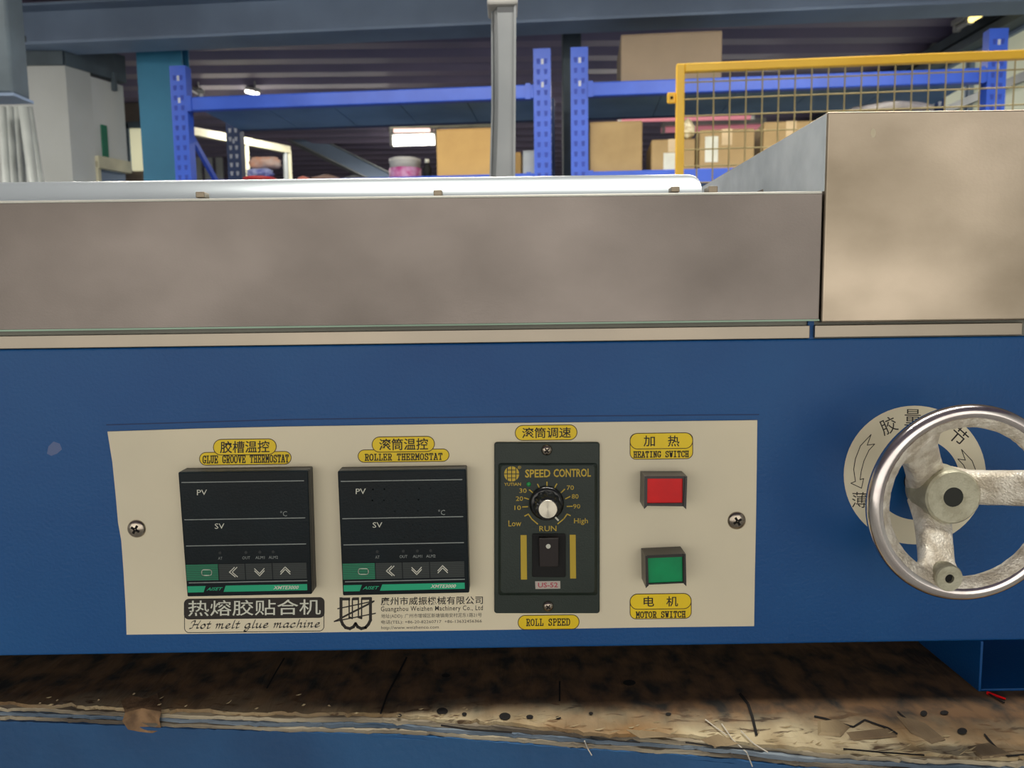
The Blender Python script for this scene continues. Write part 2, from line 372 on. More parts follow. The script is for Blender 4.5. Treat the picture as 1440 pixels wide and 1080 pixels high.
# teal column behind the left rack upright, with end plate below the beam
a = P(199, 200, 4.75); b = P(262, 200, 4.75)
mb = MB().box(a.x, b.x, a.y, a.y+.012, 0, zbm+.1).box(a.x, b.x, a.y+.1, a.y+.112, 0, zbm+.1).box((a.x+b.x)/2-.005, (a.x+b.x)/2+.005, a.y+.012, a.y+.1, 0, zbm+.1)
struct(mb.out('trim_6', m_teal))
a = P(792, 200, 4.72); b = P(818, 200, 4.72)
struct(MB().box(a.x, b.x, a.y, a.y+.1, 0, ZC).out('trim_7', m_dcol, bevel=.008))
# white corner wall of the small room at the left
z1 = P(97, 92, 4.6).z
A = P(20, 200, 4.6); B = P(99, 200, 4.6); Cc = P(178, 200, 4.95); 
mb = MB().prismz([(A.x-1.2, A.y), (B.x, B.y), (B.x, B.y+.1), (A.x-1.2, A.y+.1)], 0, z1)
struct(mb.out('wall_partition_front', m_wallw))
# receding side: wall with a doorway at its far part
def seg(t): return Vector((B.x+(Cc.x-B.x)*t, B.y+(Cc.y-B.y)*t, 0))
zd = P(150, 229, 4.8).z
def side(t0, t1, za, zb_, name, m, off=0, th=.06):
    p, q = seg(t0), seg(t1); d = (q-p).normalized(); n = Vector((d.y, -d.x, 0))
    p = p+n*off; q = q+n*off; r = -n*th
    return MB().prismz([(p.x, p.y), (q.x, q.y), (q.x+r.x, q.y+r.y), (p.x+r.x, p.y+r.y)], za, zb_).out(name, m)
struct(side(0, .42, 0, z1, 'wall_partition_side', m_wallw))
struct(side(.42, 1, zd, z1-.02, 'wall_partition_lintel', m_wallw))
struct(side(.40, .45, 0, zd, 'trim_8', m_cream, .02)); struct(side(.40, 1, zd-.04, zd+.03, 'trim_9', m_cream, .03))
struct(side(.46, .98, 0, zd-.04, 'door_1', m_beam, -.02, .03))
struct(side(0, 1.05, z1, z1+.16, 'trim_10', m_dcol, .01))
a = P(-60, 80, 4.58)
struct(MB().box(a.x, B.x, a.y, a.y+.06, z1, z1+.16).out('trim_11', m_dcol))
o = side(.53, .63, P(145, 224, 4.8).z, P(145, 176, 4.8).z, 'green_strip', mat('green_tag', (20, 110, 84), .6), .012, .01)
tag(o, 'narrow green strip hanging on the white partition at the left', 'sign')
o = side(.78, .83, P(163, 126, 4.85).z, P(163, 101, 4.85).z, 'wall_bracket', m_dcol, .03, .03)
tag(o, 'small dark bracket at the top of the white partition', 'bracket')
# farther pieces right of the partition
a = P(172, 110, 6.6); b = P(215, 250, 6.6)
struct(MB().box(a.x-.1, b.x+.1, a.y, a.y+.05, 0, ZC).out('wall_far_left', mat('brown_grey_wall', (130, 118, 108), .8)))
a = P(183, 181, 6.58); b = P(212, 240, 6.58)
wn = struct(MB().box(a.x, b.x, a.y-.01, a.y+.019, b.z, a.z).out('window_6', mat('lit_pane', (226, 222, 186), .5, emit=.5)))
MB().box(a.x-.03, a.x, a.y-.03, a.y+.019, b.z, a.z+.04).box(a.x-.03, b.x, a.y-.03, a.y+.019, a.z, a.z+.05).out('window_frame', m_dcol, wn)
# dark steel hanging box top left
a = P(-60, 25, 3.3); b = P(18, 131, 3.3)
t = thing('hanging_duct', 'dark grey duct hanging from the ceiling at the far left', 'duct', (b.x-.1, a.y+.1, b.z))
MB().box(a.x, b.x, a.y, a.y+.12, b.z, ZC).out('duct_body', m_dcol, t, bevel=.01)
MB().box(a.x, b.x+.008, a.y-.008, a.y+.128, b.z-.012, b.z).out('flange', m_beam, t)
# pipes leaning at the far left
for i, (u0, u1, q) in enumerate(((2, 9, 11), (12, 20, 12), (24, 32, 10), (33, 47, 13), (39, 56, 12), (-12, -8, 12))):
    p0 = P(u0, 150, 3.6+.07*(i % 3)); p1 = P(u1, 258, 3.6+.07*(i % 3)); dz = (p0-p1); k = (p1.z)/dz.z
    foot = p1-dz*k
    o = MB().tube(foot, p0, q*3.6/1082/2, 16).out('plastic_pipe', m_pipe, smooth=False)
    for f in o.data.polygons: f.use_smooth = len(f.vertices) == 4
    tag(o, 'grey plastic pipe leaning by the white wall, '+('third from the left', 'fourth from the left', 'fifth from the left, steepest lean', 'second from the right', 'rightmost of the pipes', 'cut by the left picture edge')[i], 'pipe', 'leaning grey pipes')

# ------------------------------------------------------------------ lamps
def lamp(p, q, m, label, group=None, wd=.05, light=0, col=(1, .95, .85), h=.05):
    p = Vector(p); q = Vector(q); c = (p+q)/2
    t = thing('tube_lamp', label, 'lamp', (c.x, c.y, max(p.z, q.z)), group)
    up = Vector((0, 0, wd*.55))
    MB().bar(p+up, q+up, wd, wd*.5).out('housing', m_house, t)
    MB().tube(p, q, wd*.28, 10).out('tube', m, t)
    d = (q-p).normalized()*.03
    MB().bar(p, p+d, wd*.6, wd*.6).out('end_cap', m_house, t); MB().bar(q-d, q, wd*.6, wd*.6).out('end_cap', m_house, t)
    for e_ in (p*.8+q*.2, p*.2+q*.8): MB().tube(e_+up, (e_.x, e_.y, ZC+.01), .006, 8).out('hanger', m_house, t)
    if light:
        l = bpy.data.lights.new('tube_light', 'AREA'); l.shape = 'RECTANGLE'; l.size = (q-p).length; l.size_y = wd*1.2
        l.energy = light; l.color = col
        lo = bpy.data.objects.new('tube_light', l); COL.objects.link(lo)
        lo.location = c-Vector((0, 0, wd*.4)); dd = q-p; lo.rotation_euler = (0, 0, math.atan2(dd.y, dd.x))
    return t
ztube = ZC-.1
lamp((-.5, .02, ztube), (1.1, .02, ztube), m_lamp, 'white tube lamp hanging straight above the glue machine', light=34)
lamp((-1.6, 2.2, ztube), (0.2, 2.2, ztube), m_lamp, 'added fill lamp over the aisle, out of view, left one', light=36)  # unseen lamps added over the aisle to fill the rack fronts
lamp((0.6, 2.2, ztube), (2.2, 2.2, ztube), m_lamp, 'added fill lamp over the aisle, out of view, right one', light=36)
lamp((-3.6, 2.6, ztube), (-2.4, 2.6, ztube), m_lamp, 'added fill lamp out of view, toward the partition at the left', light=20)  # likewise an unseen fill lamp, added on the left side
lamp((-1, -2.2, ztube), (.6, -2.2, ztube), m_house, 'tube lamp behind the viewer, switched off')
lamp((-2.6, 6.0, ztube), (-.9, 6.0, ztube), m_lamp, 'added fill lamp beyond the left rack, hidden by its shelf', light=40)  # both lamps beyond the racks are added to brighten the dark back area
lamp((.6, 5.8, ztube), (2.2, 5.8, ztube), m_lamp, 'added fill lamp beyond the right rack, hidden by its shelf', light=36)
p, q = P(549, 199, 7.7), P(616, 197, 7.7)
lamp(p, q, m_lamp, 'bright white tube lamp under the far ceiling, lower one', wd=.16, light=12)
p, q = P(549, 184, 7.15), P(610, 183, 7.15)
lamp(p, q, mat('lamp_soft', (255, 216, 206), .4, emit=1.6), 'dimmer tube lamp above the bright one under the far ceiling', wd=.06)
p, q = P(549, 178, 6.9), P(694, 175.5, 6.9)
t = thing('cable_conduit', 'long thin white conduit running above the far tube lamps', 'conduit', p)
MB().bar(p, q, .03, .032).out('conduit_tube', m_cream, t)
for e_ in (p*.9+q*.1, p*.1+q*.9): MB().tube(e_, (e_.x, e_.y, ZC+.01), .005, 8).out('hanger', m_dcol, t)
p, q = P(346, 128, 6.3), P(362, 132, 6.0)
lamp(p, q, m_lamp, 'short bright lamp just above the left blue rack beam', wd=.05)
p, q = P(266, 124, 6.3), P(283, 134, 6.0)
lamp(p, q, mat('lamp_dim', (180, 178, 176), .4, emit=.4), 'dim strip lamp beside the left rack upright', wd=.05)
for (u, v, d, L, mm, nm) in ((1378, 20, 4.35, .22, m_lampw, 'warm yellow lamp near the top right corner'), (1361, 31, 4.75, .25, m_house, 'unlit strip lamp next after the yellow lamp'), (1331, 53, 5.3, .9, m_house, 'long unlit strip lamp farther along the right wall')):
    c = P(u, v, d); lamp((c.x, c.y-L/2, c.z), (c.x, c.y+L/2, c.z), mm, nm, wd=.06)
for (u0, u1, v, d, mm, nm) in ((868, 1060, 166, 6.75, m_deckglow, 'pink glowing strip for lamplight reflected on the ceiling deck behind the boxes, upper'), (930, 1075, 181, 7.1, m_deckglow, 'pink glowing strip for lamplight reflected on the ceiling deck behind the boxes, lower')):
    lamp(P(u0, v+2, d), P(u1, v-2, d), mm, nm, wd=.09)  # glowing strips added in place of tube light reflected off the deck

# ------------------------------------------------------------------ storage racks
RO = P(763, 245, 3.93)                       # front foot of the middle upright
def rack_local(pt):                          # world -> rack coordinates
    d = pt-Vector((RO.x, RO.y, 0)); ca, sa = math.cos(-RA), math.sin(-RA)
    return Vector((d.x*ca-d.y*sa, d.x*sa+d.y*ca, pt.z))
def on_rack(u, v, back=0.0):                 # where the view ray meets the rack plane `back` metres behind its front
    r = ray(u, v); n = Vector((-math.sin(RA), math.cos(RA), 0)); o = Vector((RO.x, RO.y, 0))+n*back
    k = (o-EYE).dot(n)/r.dot(n); return rack_local(EYE+r*k)
def to_world(v):
    ca, sa = math.cos(RA), math.sin(RA); return Vector((RO.x+v[0]*ca-v[1]*sa, RO.y+v[0]*sa+v[1]*ca, v[2]))
zS = on_rack(763, 243).z      # lower shelf top
zT0, zT1 = on_rack(763, 138).z, on_rack(763, 118).z   # upper beam
DEP = .62
def rack(name_label, uL, uR, topL, topR, left_frame=True):
    xL = on_rack(uL, 200).x; xR = on_rack(uR, 200).x; zl = on_rack(uL, topL).z; zr = on_rack(uR, topR).z
    t = thing('storage_rack', name_label, 'rack', (RO.x, RO.y, 0), 'blue storage racks', RA)
    W = .085
    for x, zt_ in ((xL, zl), (xR, zr)):
        for yb in (0, DEP):
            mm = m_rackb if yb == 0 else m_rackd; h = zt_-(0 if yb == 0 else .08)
            mb = MB().box(x-W/2, x+W/2, yb, yb+.004, 0.006, h).box(x-W/2, x-W/2+.004, yb+.004, yb+.06, .006, h).box(x+W/2-.004, x+W/2, yb+.004, yb+.06, .006, h)
            up = mb.out('upright', mm, t, local=True)
            s1 = MB(); z = h-.06; k = 0
            while z > 1.45:
                for dx in (-.018, .018): s1.prism([(x+dx-.006, z-.012), (x+dx+.006, z-.012), (x+dx+.009, z+.012), (x+dx-.009, z+.012)], yb-.0015, yb+.001)
                z -= .05; k += 1
            s1.out('slot_holes', m_slot if yb == 0 else m_slotl, up, local=True, kind='stuff')
            for k in range(2): MB().box(x-.004, x+.008, yb-.002, yb, h-.075-k*.11, h-.05-k*.11).out('bright_slot', m_slotl, up, local=True)
            MB().box(x-.06, x+.06, yb-.02, yb+.08, 0, .006).out('foot_plate', m_rackd, t, local=True)
        mb = MB(); z = .2; k = 0
        while z < zt_-.5:
            mb.bar((x, .05, z), (x, DEP, z+.42), .02, .03) if k % 2 == 0 else mb.bar((x, DEP, z), (x, .05, z+.42), .02, .03)
            z += .45; k += 1
        mb.out('brace', m_rackb, t, local=True)
    for za, zb2 in ((zT0, zT1), (zS-.07, zS), (.5, .57)):
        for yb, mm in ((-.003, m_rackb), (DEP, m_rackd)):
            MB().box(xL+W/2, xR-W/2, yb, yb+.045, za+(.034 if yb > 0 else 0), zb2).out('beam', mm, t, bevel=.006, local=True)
            for xx in (xL+W/2, xR-W/2-.04): MB().box(xx, xx+.025, yb-.006, yb-.003, za+(.03 if yb > 0 else -.004), zb2+.004).out('beam_connector', mm, t, local=True)
        n = 5
        for i in range(n):
            w_ = (xR-xL-W)/n; x0 = xL+W/2+i*w_
            MB().box(x0+.002, x0+w_-.002, .042, DEP, zb2-.03, zb2-.004).out('shelf_panel', m_deckp, t, local=True)
    return t
rack('blue bolted storage rack bay at the left, holding tubs and a large box', 255, 763, 92, 68)
rack('blue storage rack bay at the right, behind the yellow mesh', 815, 1397, 66, 40)

# things on the racks
def rbox(name, u0, v0, u1, v1, back, label, m, cat='box', depth=.3, group=None, tapem=m_tape, z0=None, bevel=.006, tape=True, tagp=None):
    a = on_rack(u0, v0, back); b = on_rack(u1, v1, back); z0 = zS-.004 if z0 is None else z0
    loc = to_world(((a.x+b.x)/2, back, z0))
    t = thing(name, label, cat, loc, group, RA)
    hw = (b.x-a.x)/2; H = a.z-z0
    fl = MB().box(-hw, hw, 0, depth, 0, H); fl.out('carton', m, t, bevel=bevel, local=True)
    MB().box(-hw+.003, hw-.003, .003, depth/2-.002, H, H+.004).out('flap', m, t, local=True)
    MB().box(-hw+.003, hw-.003, depth/2+.002, depth-.003, H, H+.004).out('flap', m, t, local=True)
    if tape:
        MB().box(-.025, .025, -.0015, 0, H*.62, H+.004).box(-.025, .025, 0, depth, H+.004, H+.0055).out('tape', tapem, t, local=True)
    if tagp:
        x0, x1, q0, q1 = tagp
        MB().box(-hw+x0*2*hw, -hw+x1*2*hw, -.0015, 0, H*q0, H*q1).out('paper_label', m_white, t, local=True)
    return t
rbox('cardboard_box', 613, 183, 692, 250, .04, 'large plain tan cardboard box behind the grey post', m_card, tape=False)
rbox('cardboard_box', 829, 173, 903, 243, .04, 'tall brown cardboard box next to the right rack upright, worn marks on front', m_card2, tape=False)
rbox('cardboard_box', 916, 198, 977, 243, .05, 'small cardboard box with white label behind the yellow frame post', m_card2, tagp=(.28, .55, .05, .6))
rbox('cardboard_box', 984, 184, 1060, 243, .03, 'cardboard box with printed paper label, behind the yellow mesh', m_card2, tagp=(.1, .34, .2, .85))
rbox('cardboard_box', 1074, 173, 1150, 243, .04, 'taped cardboard box partly behind the sloping steel side plate', m_card2)
rbox('cardboard_box', 1170, 170, 1290, 243, .04, 'long cardboard box under the plastic bundle, farthest right on the shelf', m_card2)
t = rbox('cardboard_box', 873, 50, 1015, 105, .1, 'grey brown cardboard box alone on the top beam of the rack', m_card3, z0=zT1-.003, tape=False, depth=.4)
# small box and cup near the middle upright
rbox('cardboard_box', 735, 213, 753, 245, .05, 'small white carton beside the middle blue upright', mat('white_carton', (176, 184, 188), .6), tape=False, depth=.15)
rbox('cardboard_box', 724, 215, 733, 245, .25, 'narrow orange brown carton between grey post and white carton', m_card, tape=False, depth=.15)
def rthing(name, label, cat, u, back): 
    p = on_rack(u, 245, back); return thing(name, label, cat, to_world((p.x, back, zS-.004)), None, RA)
# bucket with magenta label
t = rthing('plastic_bucket', 'white bucket with magenta label and pale lid on the shelf', 'bucket', 570, .2)
pxm = 4.15/1082
MB().lathe((0, 0, 0), [(.078, 0), (.084, .02), (.086, .075)], 28, 'z').out('bucket_body', mat('magenta_wrap', (178, 60, 130), .5, 0, (200, 150, 190), 30), t, smooth=True, local=True)
MB().lathe((0, 0, 0), [(.084, .075), (.080, .10), (.084, .105), (.084, .125), (.07, .13), (0, .13)], 28, 'z').out('lid', m_house, t, smooth=True, local=True)
o = rthing('bottle', 'small dark bottle with white cap beside the bucket', 'bottle', 601, .1)
MB().lathe((0, 0, 0), [(.022, 0), (.022, .06), (.01, .075), (.01, .085)], 14, 'z').out('bottle_body', m_dark, o, smooth=True, local=True)
MB().lathe((0, 0, .085), [(.012, 0), (.012, .02), (0, .02)], 14, 'z').out('cap', m_white, o, smooth=True, local=True)
# lumpy bags and tubs
def lump(name, label, cat, u, back, sx, sy, sz, m, zoff=0, seed=1, parent=None):
    rnd = random.Random(seed); bm = bmesh.new(); bmesh.ops.create_icosphere(bm, subdivisions=3, radius=1)
    ph = [rnd.uniform(0, 6) for _ in range(6)]
    for v in bm.verts:
        c = v.co; n = 1+.13*math.sin(5*c.x+ph[0])*math.cos(4*c.z+ph[1])+.09*math.sin(9*c.y+ph[2]+3*c.x)+.05*math.sin(15*c.z+ph[3])
        v.co = Vector((c.x*n*sx, c.y*n*sy, max(-.8, c.z*n)*sz+.8*sz))
    me = bpy.data.meshes.new(name); bm.to_mesh(me); bm.free(); me.materials.append(m)
    for f in me.polygons: f.use_smooth = True
    o = bpy.data.objects.new(name, me); COL.objects.link(o)
    p = on_rack(u, 245, back); o.location = to_world((p.x, back, zS-.004+zoff)); o.rotation_euler = (0, 0, RA)
    return tag(o, label, cat)
def tub(label, u, back, r0, r1, h, m, zoff=0):
    t = rthing('plastic_tub', label, 'tub', u, back)
    if zoff: t.location.z += zoff
    MB().lathe((0, 0, 0), [(r0, 0), (r1, h), (r1+.006, h), (r1+.006, h-.012), (r1-.004, h-.012), (r0-.004, .004), (0, .004)], 24, 'z').out('tub_body', m, t, smooth=False, local=True)
    return t
tub('wide low blue tub at the foot of the dark rear upright', 315, .25, .11, .13, .035, mat('bright_blue_plastic', (40, 60, 210), .4))
tub('red plastic tub under the stack of packages', 365, .15, .07, .08, .04, mat('red_plastic', (210, 50, 44), .4))
lump('bag', 'blue and white printed pack lying on the red tub', 'bag', 366, .15, .07, .05, .032, mat('blue_white_pack', (170, 180, 215), .5, 0, (90, 100, 170), 25), .036, 4)
lump('bag', 'orange pink wrapped bundle on top of the blue white pack', 'bag', 374, .15, .085, .05, .035, mat('orange_pink_wrap', (206, 150, 120), .5, 0, (190, 170, 160), 18), .09, 8)
lump('bag', 'small salmon pink pack right of the cream handrail', 'bag', 426, .15, .035, .03, .024, mat('salmon_wrap', (214, 130, 112), .5), 0, 5)
lump('bag', 'brownish sack lying low on the left rack shelf', 'bag', 458, .2, .08, .05, .03, mat('brown_sack', (150, 124, 110), .7), 0, 6)
lump('bag', 'grey sack lying low beside the brownish sack', 'bag', 500, .2, .07, .05, .026, mat('grey_sack', (98, 100, 100), .7), 0, 9)
lump('plastic_bag', 'crumpled shiny white plastic on the small labelled box', 'plastic', 966, .1, .036, .03, .055, mat('shiny_plastic', (236, 230, 196), .2, 0, (190, 170, 130), 40), .165, 3)
lump('plastic_bag', 'long grey white plastic bundle on the boxes at the right', 'plastic', 1250, .15, .2, .08, .035, mat('grey_plastic_wrap', (190, 184, 180), .35, 0, (150, 146, 150), 14), .262, 13)
# cream handrail beyond the racks
p0 = P(262, 183, 6.2); p1 = P(406, 211, 7.0)
t = thing('handrail', 'cream metal handrail sloping down behind the left rack', 'handrail', (p0.x, p0.y, 0))
MB().bar(p0, p1, .05, .06).out('top_rail', m_cream, t)
for q, mm in ((p1, m_cream), (p0*.04+p1*.96, m_post), (p0*.45+p1*.55, m_cream)):
    MB().tube((q.x, q.y, 0), q, .022, 12).out('rail_post', mm, t)

# grey stair stringer
p0 = P(386, 176, 8.2); p1 = P(560, 262, 8.6)
t = thing('stair_stringer', 'grey steel beam sloping down to the right behind the left rack', 'beam', (p1.x, p1.y, p1.z))
MB().bar(p0, p1, .06, .16).out('web', m_beam, t)
MB().bar(p0+Vector((0, 0, .085)), p1+Vector((0, 0, .085)), .14, .012).bar(p0-Vector((0, 0, .085)), p1-Vector((0, 0, .085)), .14, .012).out('flange', m_post, t)
# pale boards beyond the left rack
for i, (u0, u1, v0) in enumerate(((268, 284, 205), (286, 300, 214), (302, 314, 210), (334, 348, 205))):
    a = P(u0, v0, 9); b = P(u1, 262, 9)
    o = MB().box(a.x, b.x, a.y, a.y+.04, 0, a.z).out('pale_board', m_wallw, bevel=.004)
    tag(o, 'pale upright board far behind the left rack, '+('leftmost, by the blue upright', 'second from the left', 'just left of the dark rear upright', 'right of the dark rear upright')[i], 'board', 'pale boards behind the left rack')
# yellow mesh fence
dL = 2.55
TL = P(951, 91, dL)
def at_height(u, v, z): return PZ(u, v, z)
TR = at_height(1440, 71, TL.z)
dirf = Vector((TR.x-TL.x, TR.y-TL.y, 0)).normalized()
FA = math.atan2(dirf.y, dirf.x)
t = thing('mesh_fence', 'yellow framed wire mesh panel standing before the right rack', 'fence', (TL.x, TL.y, 0), None, FA)
FW, HT = 1.6, TL.z; bw = .026
MB().box(0, bw, -.013, .013, 0, HT).out('frame_post', m_yfr, t, local=True, bevel=.003)
MB().box(FW-bw, FW, -.013, .013, 0, HT).out('frame_post', m_yfr, t, local=True, bevel=.003)
MB().box(bw, FW-bw, -.013, .013, HT-bw, HT).out('top_rail', m_yfr, t, local=True, bevel=.003)
MB().box(bw, FW-bw, -.013, .013, .15, .15+bw).out('bottom_rail', m_yfr, t, local=True, bevel=.003)
zz = HT-.085
mb = MB().box(-.028, 0, -.004, .004, zz-.035, zz); mb.out('lug', m_yfr, t, local=True, bevel=.004)
MB().tube((-.014, -.006, zz-.018), (-.014, .006, zz-.018), .005, 10).out('lug_hole', m_dark, t, local=True)
n = 0; x = bw+.042
me0 = None
while x < FW-bw:
    if me0 is None:
        o = MB().tube((0, 0, .15), (0, 0, HT-.01), .0024, 8).out('mesh_wire', m_ywire, t, local=True); me0 = o.data
    else:
        o = bpy.data.objects.new('mesh_wire', me0); COL.objects.link(o); o.parent = t
    o.location = (x, 0, 0); x += .0505
z = HT-.055; me0 = None
while z > .2:
    if me0 is None:
        o = MB().tube((bw*.5, 0, 0), (FW-bw*.5, 0, 0), .0024, 8).out('mesh_wire', m_ywire, t, local=True); me0 = o.data
    else:
        o = bpy.data.objects.new('mesh_wire', me0); COL.objects.link(o); o.parent = t
    o.location = (0, .004, z); z -= .0525
# grey post behind the machine
dP = 1.35
t = thing('steel_post', 'grey galvanised channel post with capped top rising behind the machine', 'post', (P(706, 250, dP).x, P(706, 250, dP).y, 0))
ztop = P(706, 4, dP).z
L0, L1 = [], []
mbw = MB(); mbf = MB()
prev = None
N_ = 14
for i in range(N_+1):
    v = 4+ (262-4)*i/N_; bend = 3.0*math.sin(min(1, i/N_)*PI*.9)   # slight sway of the left flange
    a = P(690+.2*bend if i < 9 else 690-(i-9)*.5, v, dP); a2 = P(699+.9*bend-(i/N_)**2*3, v, dP); b = P(726-1.5*(i/N_), v, dP)
    row = [a, a2, b]
    if prev:
        th = Vector((0, .03, 0))
        q = [prev[1], prev[2], b, a2]; mbw.hexa(q, [p+Vector((0, .004, 0)) for p in q])
        q = [prev[0]+th, prev[1], a2, a+th]; mbw.hexa(q, [p+Vector((0, .004, 0)) for p in q])
        q = [prev[2]-Vector((.004, .006, 0)), prev[2]+Vector((0, -.006, 0)), b+Vector((0, -.006, 0)), b-Vector((.004, .006, 0))]; mbf.hexa(q, [p+Vector((0, .04, 0)) for p in q])
        q = [prev[0]+Vector((0, .02, 0)), prev[0]+Vector((.003, .02, 0)), a+Vector((.003, .02, 0)), a+Vector((0, .02, 0))]; mbf.hexa(q, [p+Vector((0, .04, 0)) for p in q])
    prev = row
bt = prev[0]
mbw.box(prev[0].x, prev[2].x, prev[2].y, prev[2].y+.035, 0, prev[2].z)
mbw.out('web', m_post, t); mbf.out('flange', m_post, t)
a = P(685, 0, dP); b = P(728, 9, dP)
MB().box(a.x, b.x, a.y-.01, a.y+.06, b.z, b.z+.012).out('cap', m_house, t, bevel=.004)

# ------------------------------------------------------------------ workbench
ZT = F(1410, 972).z           # level of the board under the machine foot
edge = [(-260, 984), (0, 988), (200, 996), (400, 1003), (560, 1006), (700, 1016), (820, 1026), (960, 1034), (1090, 1046), (1150, 1052), (1280, 1060), (1440, 1064), (1700, 1076)]
E = [PZ(u, v, ZT) for u, v in edge]
def edge_pt(x):
    for a, b in zip(E[:-1], E[1:]):
        if a.x <= x <= b.x or b is E[-1]:
            return a.y+(b.y-a.y)*(x-a.x)/(b.x-a.x)
    return E[0].y
bench = thing('workbench', 'worn blue workbench with a splintered plywood top under the machine', 'workbench', (0, .25, 0))
XB0, XB1, YB1 = -.8, .62, .62
rnd = random.Random(3)
def ply(z0, z1, inset, jag, m, seed, m2=None, dropf=None, name='ply_layer', x0=XB0, x1=XB1):
    r = random.Random(seed); pts = []; x = x0; w_ = 0
    while x < x1:
        w_ = w_*.75+r.uniform(-1, 1)*jag*.5
        j = w_+(r.random() < .12)*r.uniform(-1, 1)*jag*1.3
        pts.append((x, min(edge_pt(max(E[0].x, x)), .05)+inset+j)); x += r.uniform(.0015, .005)
    pts.append((x1, pts[-1][1]))
    n = len(pts); vs_ = []; fs = []
    rows = [0, .012, .03, .06, .12, YB1]
    for z in (z1, z0):
        for rr_ in rows:
            for (px, py) in pts:
                yy = py+rr_ if rr_ < .5 else YB1
                vs_.append((px, yy, z+((r.uniform(-1, 1)*.00035) if z == z1 and rr_ < .03 else 0)))
    K = len(rows)
    for k in range(K-1):
        for i in range(n-1): fs.append((k*n+i, k*n+i+1, (k+1)*n+i+1, (k+1)*n+i))
    o2 = K*n
    for k in range(K-1):
        for i in range(n-1): fs.append((o2+k*n+i, o2+(k+1)*n+i, o2+(k+1)*n+i+1, o2+k*n+i+1))
    for i in range(n-1): fs.append((i, o2+i, o2+i+1, i+1)); fs.append(((K-1)*n+i, (K-1)*n+i+1, o2+(K-1)*n+i+1, o2+(K-1)*n+i))
    fs.append((0, o2, o2+(K-1)*n, (K-1)*n)); fs.append((n-1, (K-1)*n+n-1, o2+K*n-1, o2+n-1))
    return mesh(name, vs_, fs, m, bench)
# board top: grain, dark glue stains, dirt and painted shade toward the machine
m_top = bpy.data.materials.new('worn_board_top'); m_top.use_nodes = True
nt = m_top.node_tree; N = nt.nodes; L = nt.links; B_ = N['Principled BSDF']; B_.inputs['Roughness'].default_value = .82
tc = N.new('ShaderNodeTexCoord')
def noise(sc, det=8, stretch=(1, 1, 1), dist=0):
    mp = N.new('ShaderNodeMapping'); mp.inputs['Scale'].default_value = stretch; L.new(tc.outputs['Object'], mp.inputs[0])
    n_ = N.new('ShaderNodeTexNoise'); n_.inputs['Scale'].default_value = sc; n_.inputs['Detail'].default_value = det; n_.inputs['Distortion'].default_value = dist
    L.new(mp.outputs[0], n_.inputs[0]); return n_.outputs[0]
def ramp(x, a, b, lo=0, hi=1):
    r_ = N.new('ShaderNodeMapRange'); r_.inputs[1].default_value = a; r_.inputs[2].default_value = b; r_.inputs[3].default_value = lo; r_.inputs[4].default_value = hi
    L.new(x, r_.inputs[0]); return r_.outputs[0]
def mix(f, a, b):
    x = N.new('ShaderNodeMix'); x.data_type = 'RGBA'
    L.new(f, x.inputs[0])
    for k, q in ((6, a), (7, b)):
        if isinstance(q, tuple): x.inputs[k].default_value = rgb(q)
        else: L.new(q, x.inputs[k])
    return x.outputs[2]
c0_ = mix(ramp(noise(22, 10, (1, .3, 1), .6), .38, .62), (196, 182, 148), (146, 124, 88))
c1 = mix(ramp(noise(120, 12, (.5, 1.4, 1), 1.2), .56, .66), c0_, (84, 66, 46))
c2 = mix(ramp(noise(9, 8, (1, 1, 1), .6), .5, .72), c1, (150, 112, 66))
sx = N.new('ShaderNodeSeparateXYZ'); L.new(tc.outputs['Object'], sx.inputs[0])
# dirt and the machine's shade, both put into the colour (fixed to the board)
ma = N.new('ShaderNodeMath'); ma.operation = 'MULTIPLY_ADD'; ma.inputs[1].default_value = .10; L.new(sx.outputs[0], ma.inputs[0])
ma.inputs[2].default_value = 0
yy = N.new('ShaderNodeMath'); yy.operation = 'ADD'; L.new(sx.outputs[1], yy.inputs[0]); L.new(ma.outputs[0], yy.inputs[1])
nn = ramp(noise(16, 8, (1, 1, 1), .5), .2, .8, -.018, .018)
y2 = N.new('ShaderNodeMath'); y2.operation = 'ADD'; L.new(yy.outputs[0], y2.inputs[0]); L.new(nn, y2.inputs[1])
grime_shade = ramp(y2.outputs[0], -.285, -.255)
c3 = mix(grime_shade, c2, mix(ramp(noise(75, 12, (1, .7, 1), .25), .38, .66), (112, 84, 56), (42, 40, 36)))
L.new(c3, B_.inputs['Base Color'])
bp = N.new('ShaderNodeBump'); bp.inputs['Strength'].default_value = .9; bp.inputs['Distance'].default_value = .003
L.new(noise(90, 10, (1, .25, 1), .5), bp.inputs['Height']); L.new(bp.outputs[0], B_.inputs['Normal'])
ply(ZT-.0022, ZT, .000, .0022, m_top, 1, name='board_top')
ply(ZT-.0046, ZT-.0023, -.0012, .0014, m_ply, 2)
ply(ZT-.0070, ZT-.0047, -.0022, .0012, m_plyb, 5)
ply(ZT-.0094, ZT-.0071, -.0030, .0010, m_ply, 8)
ply(ZT-.0115, ZT-.0095, -.0042, .0004, m_bench, 9)
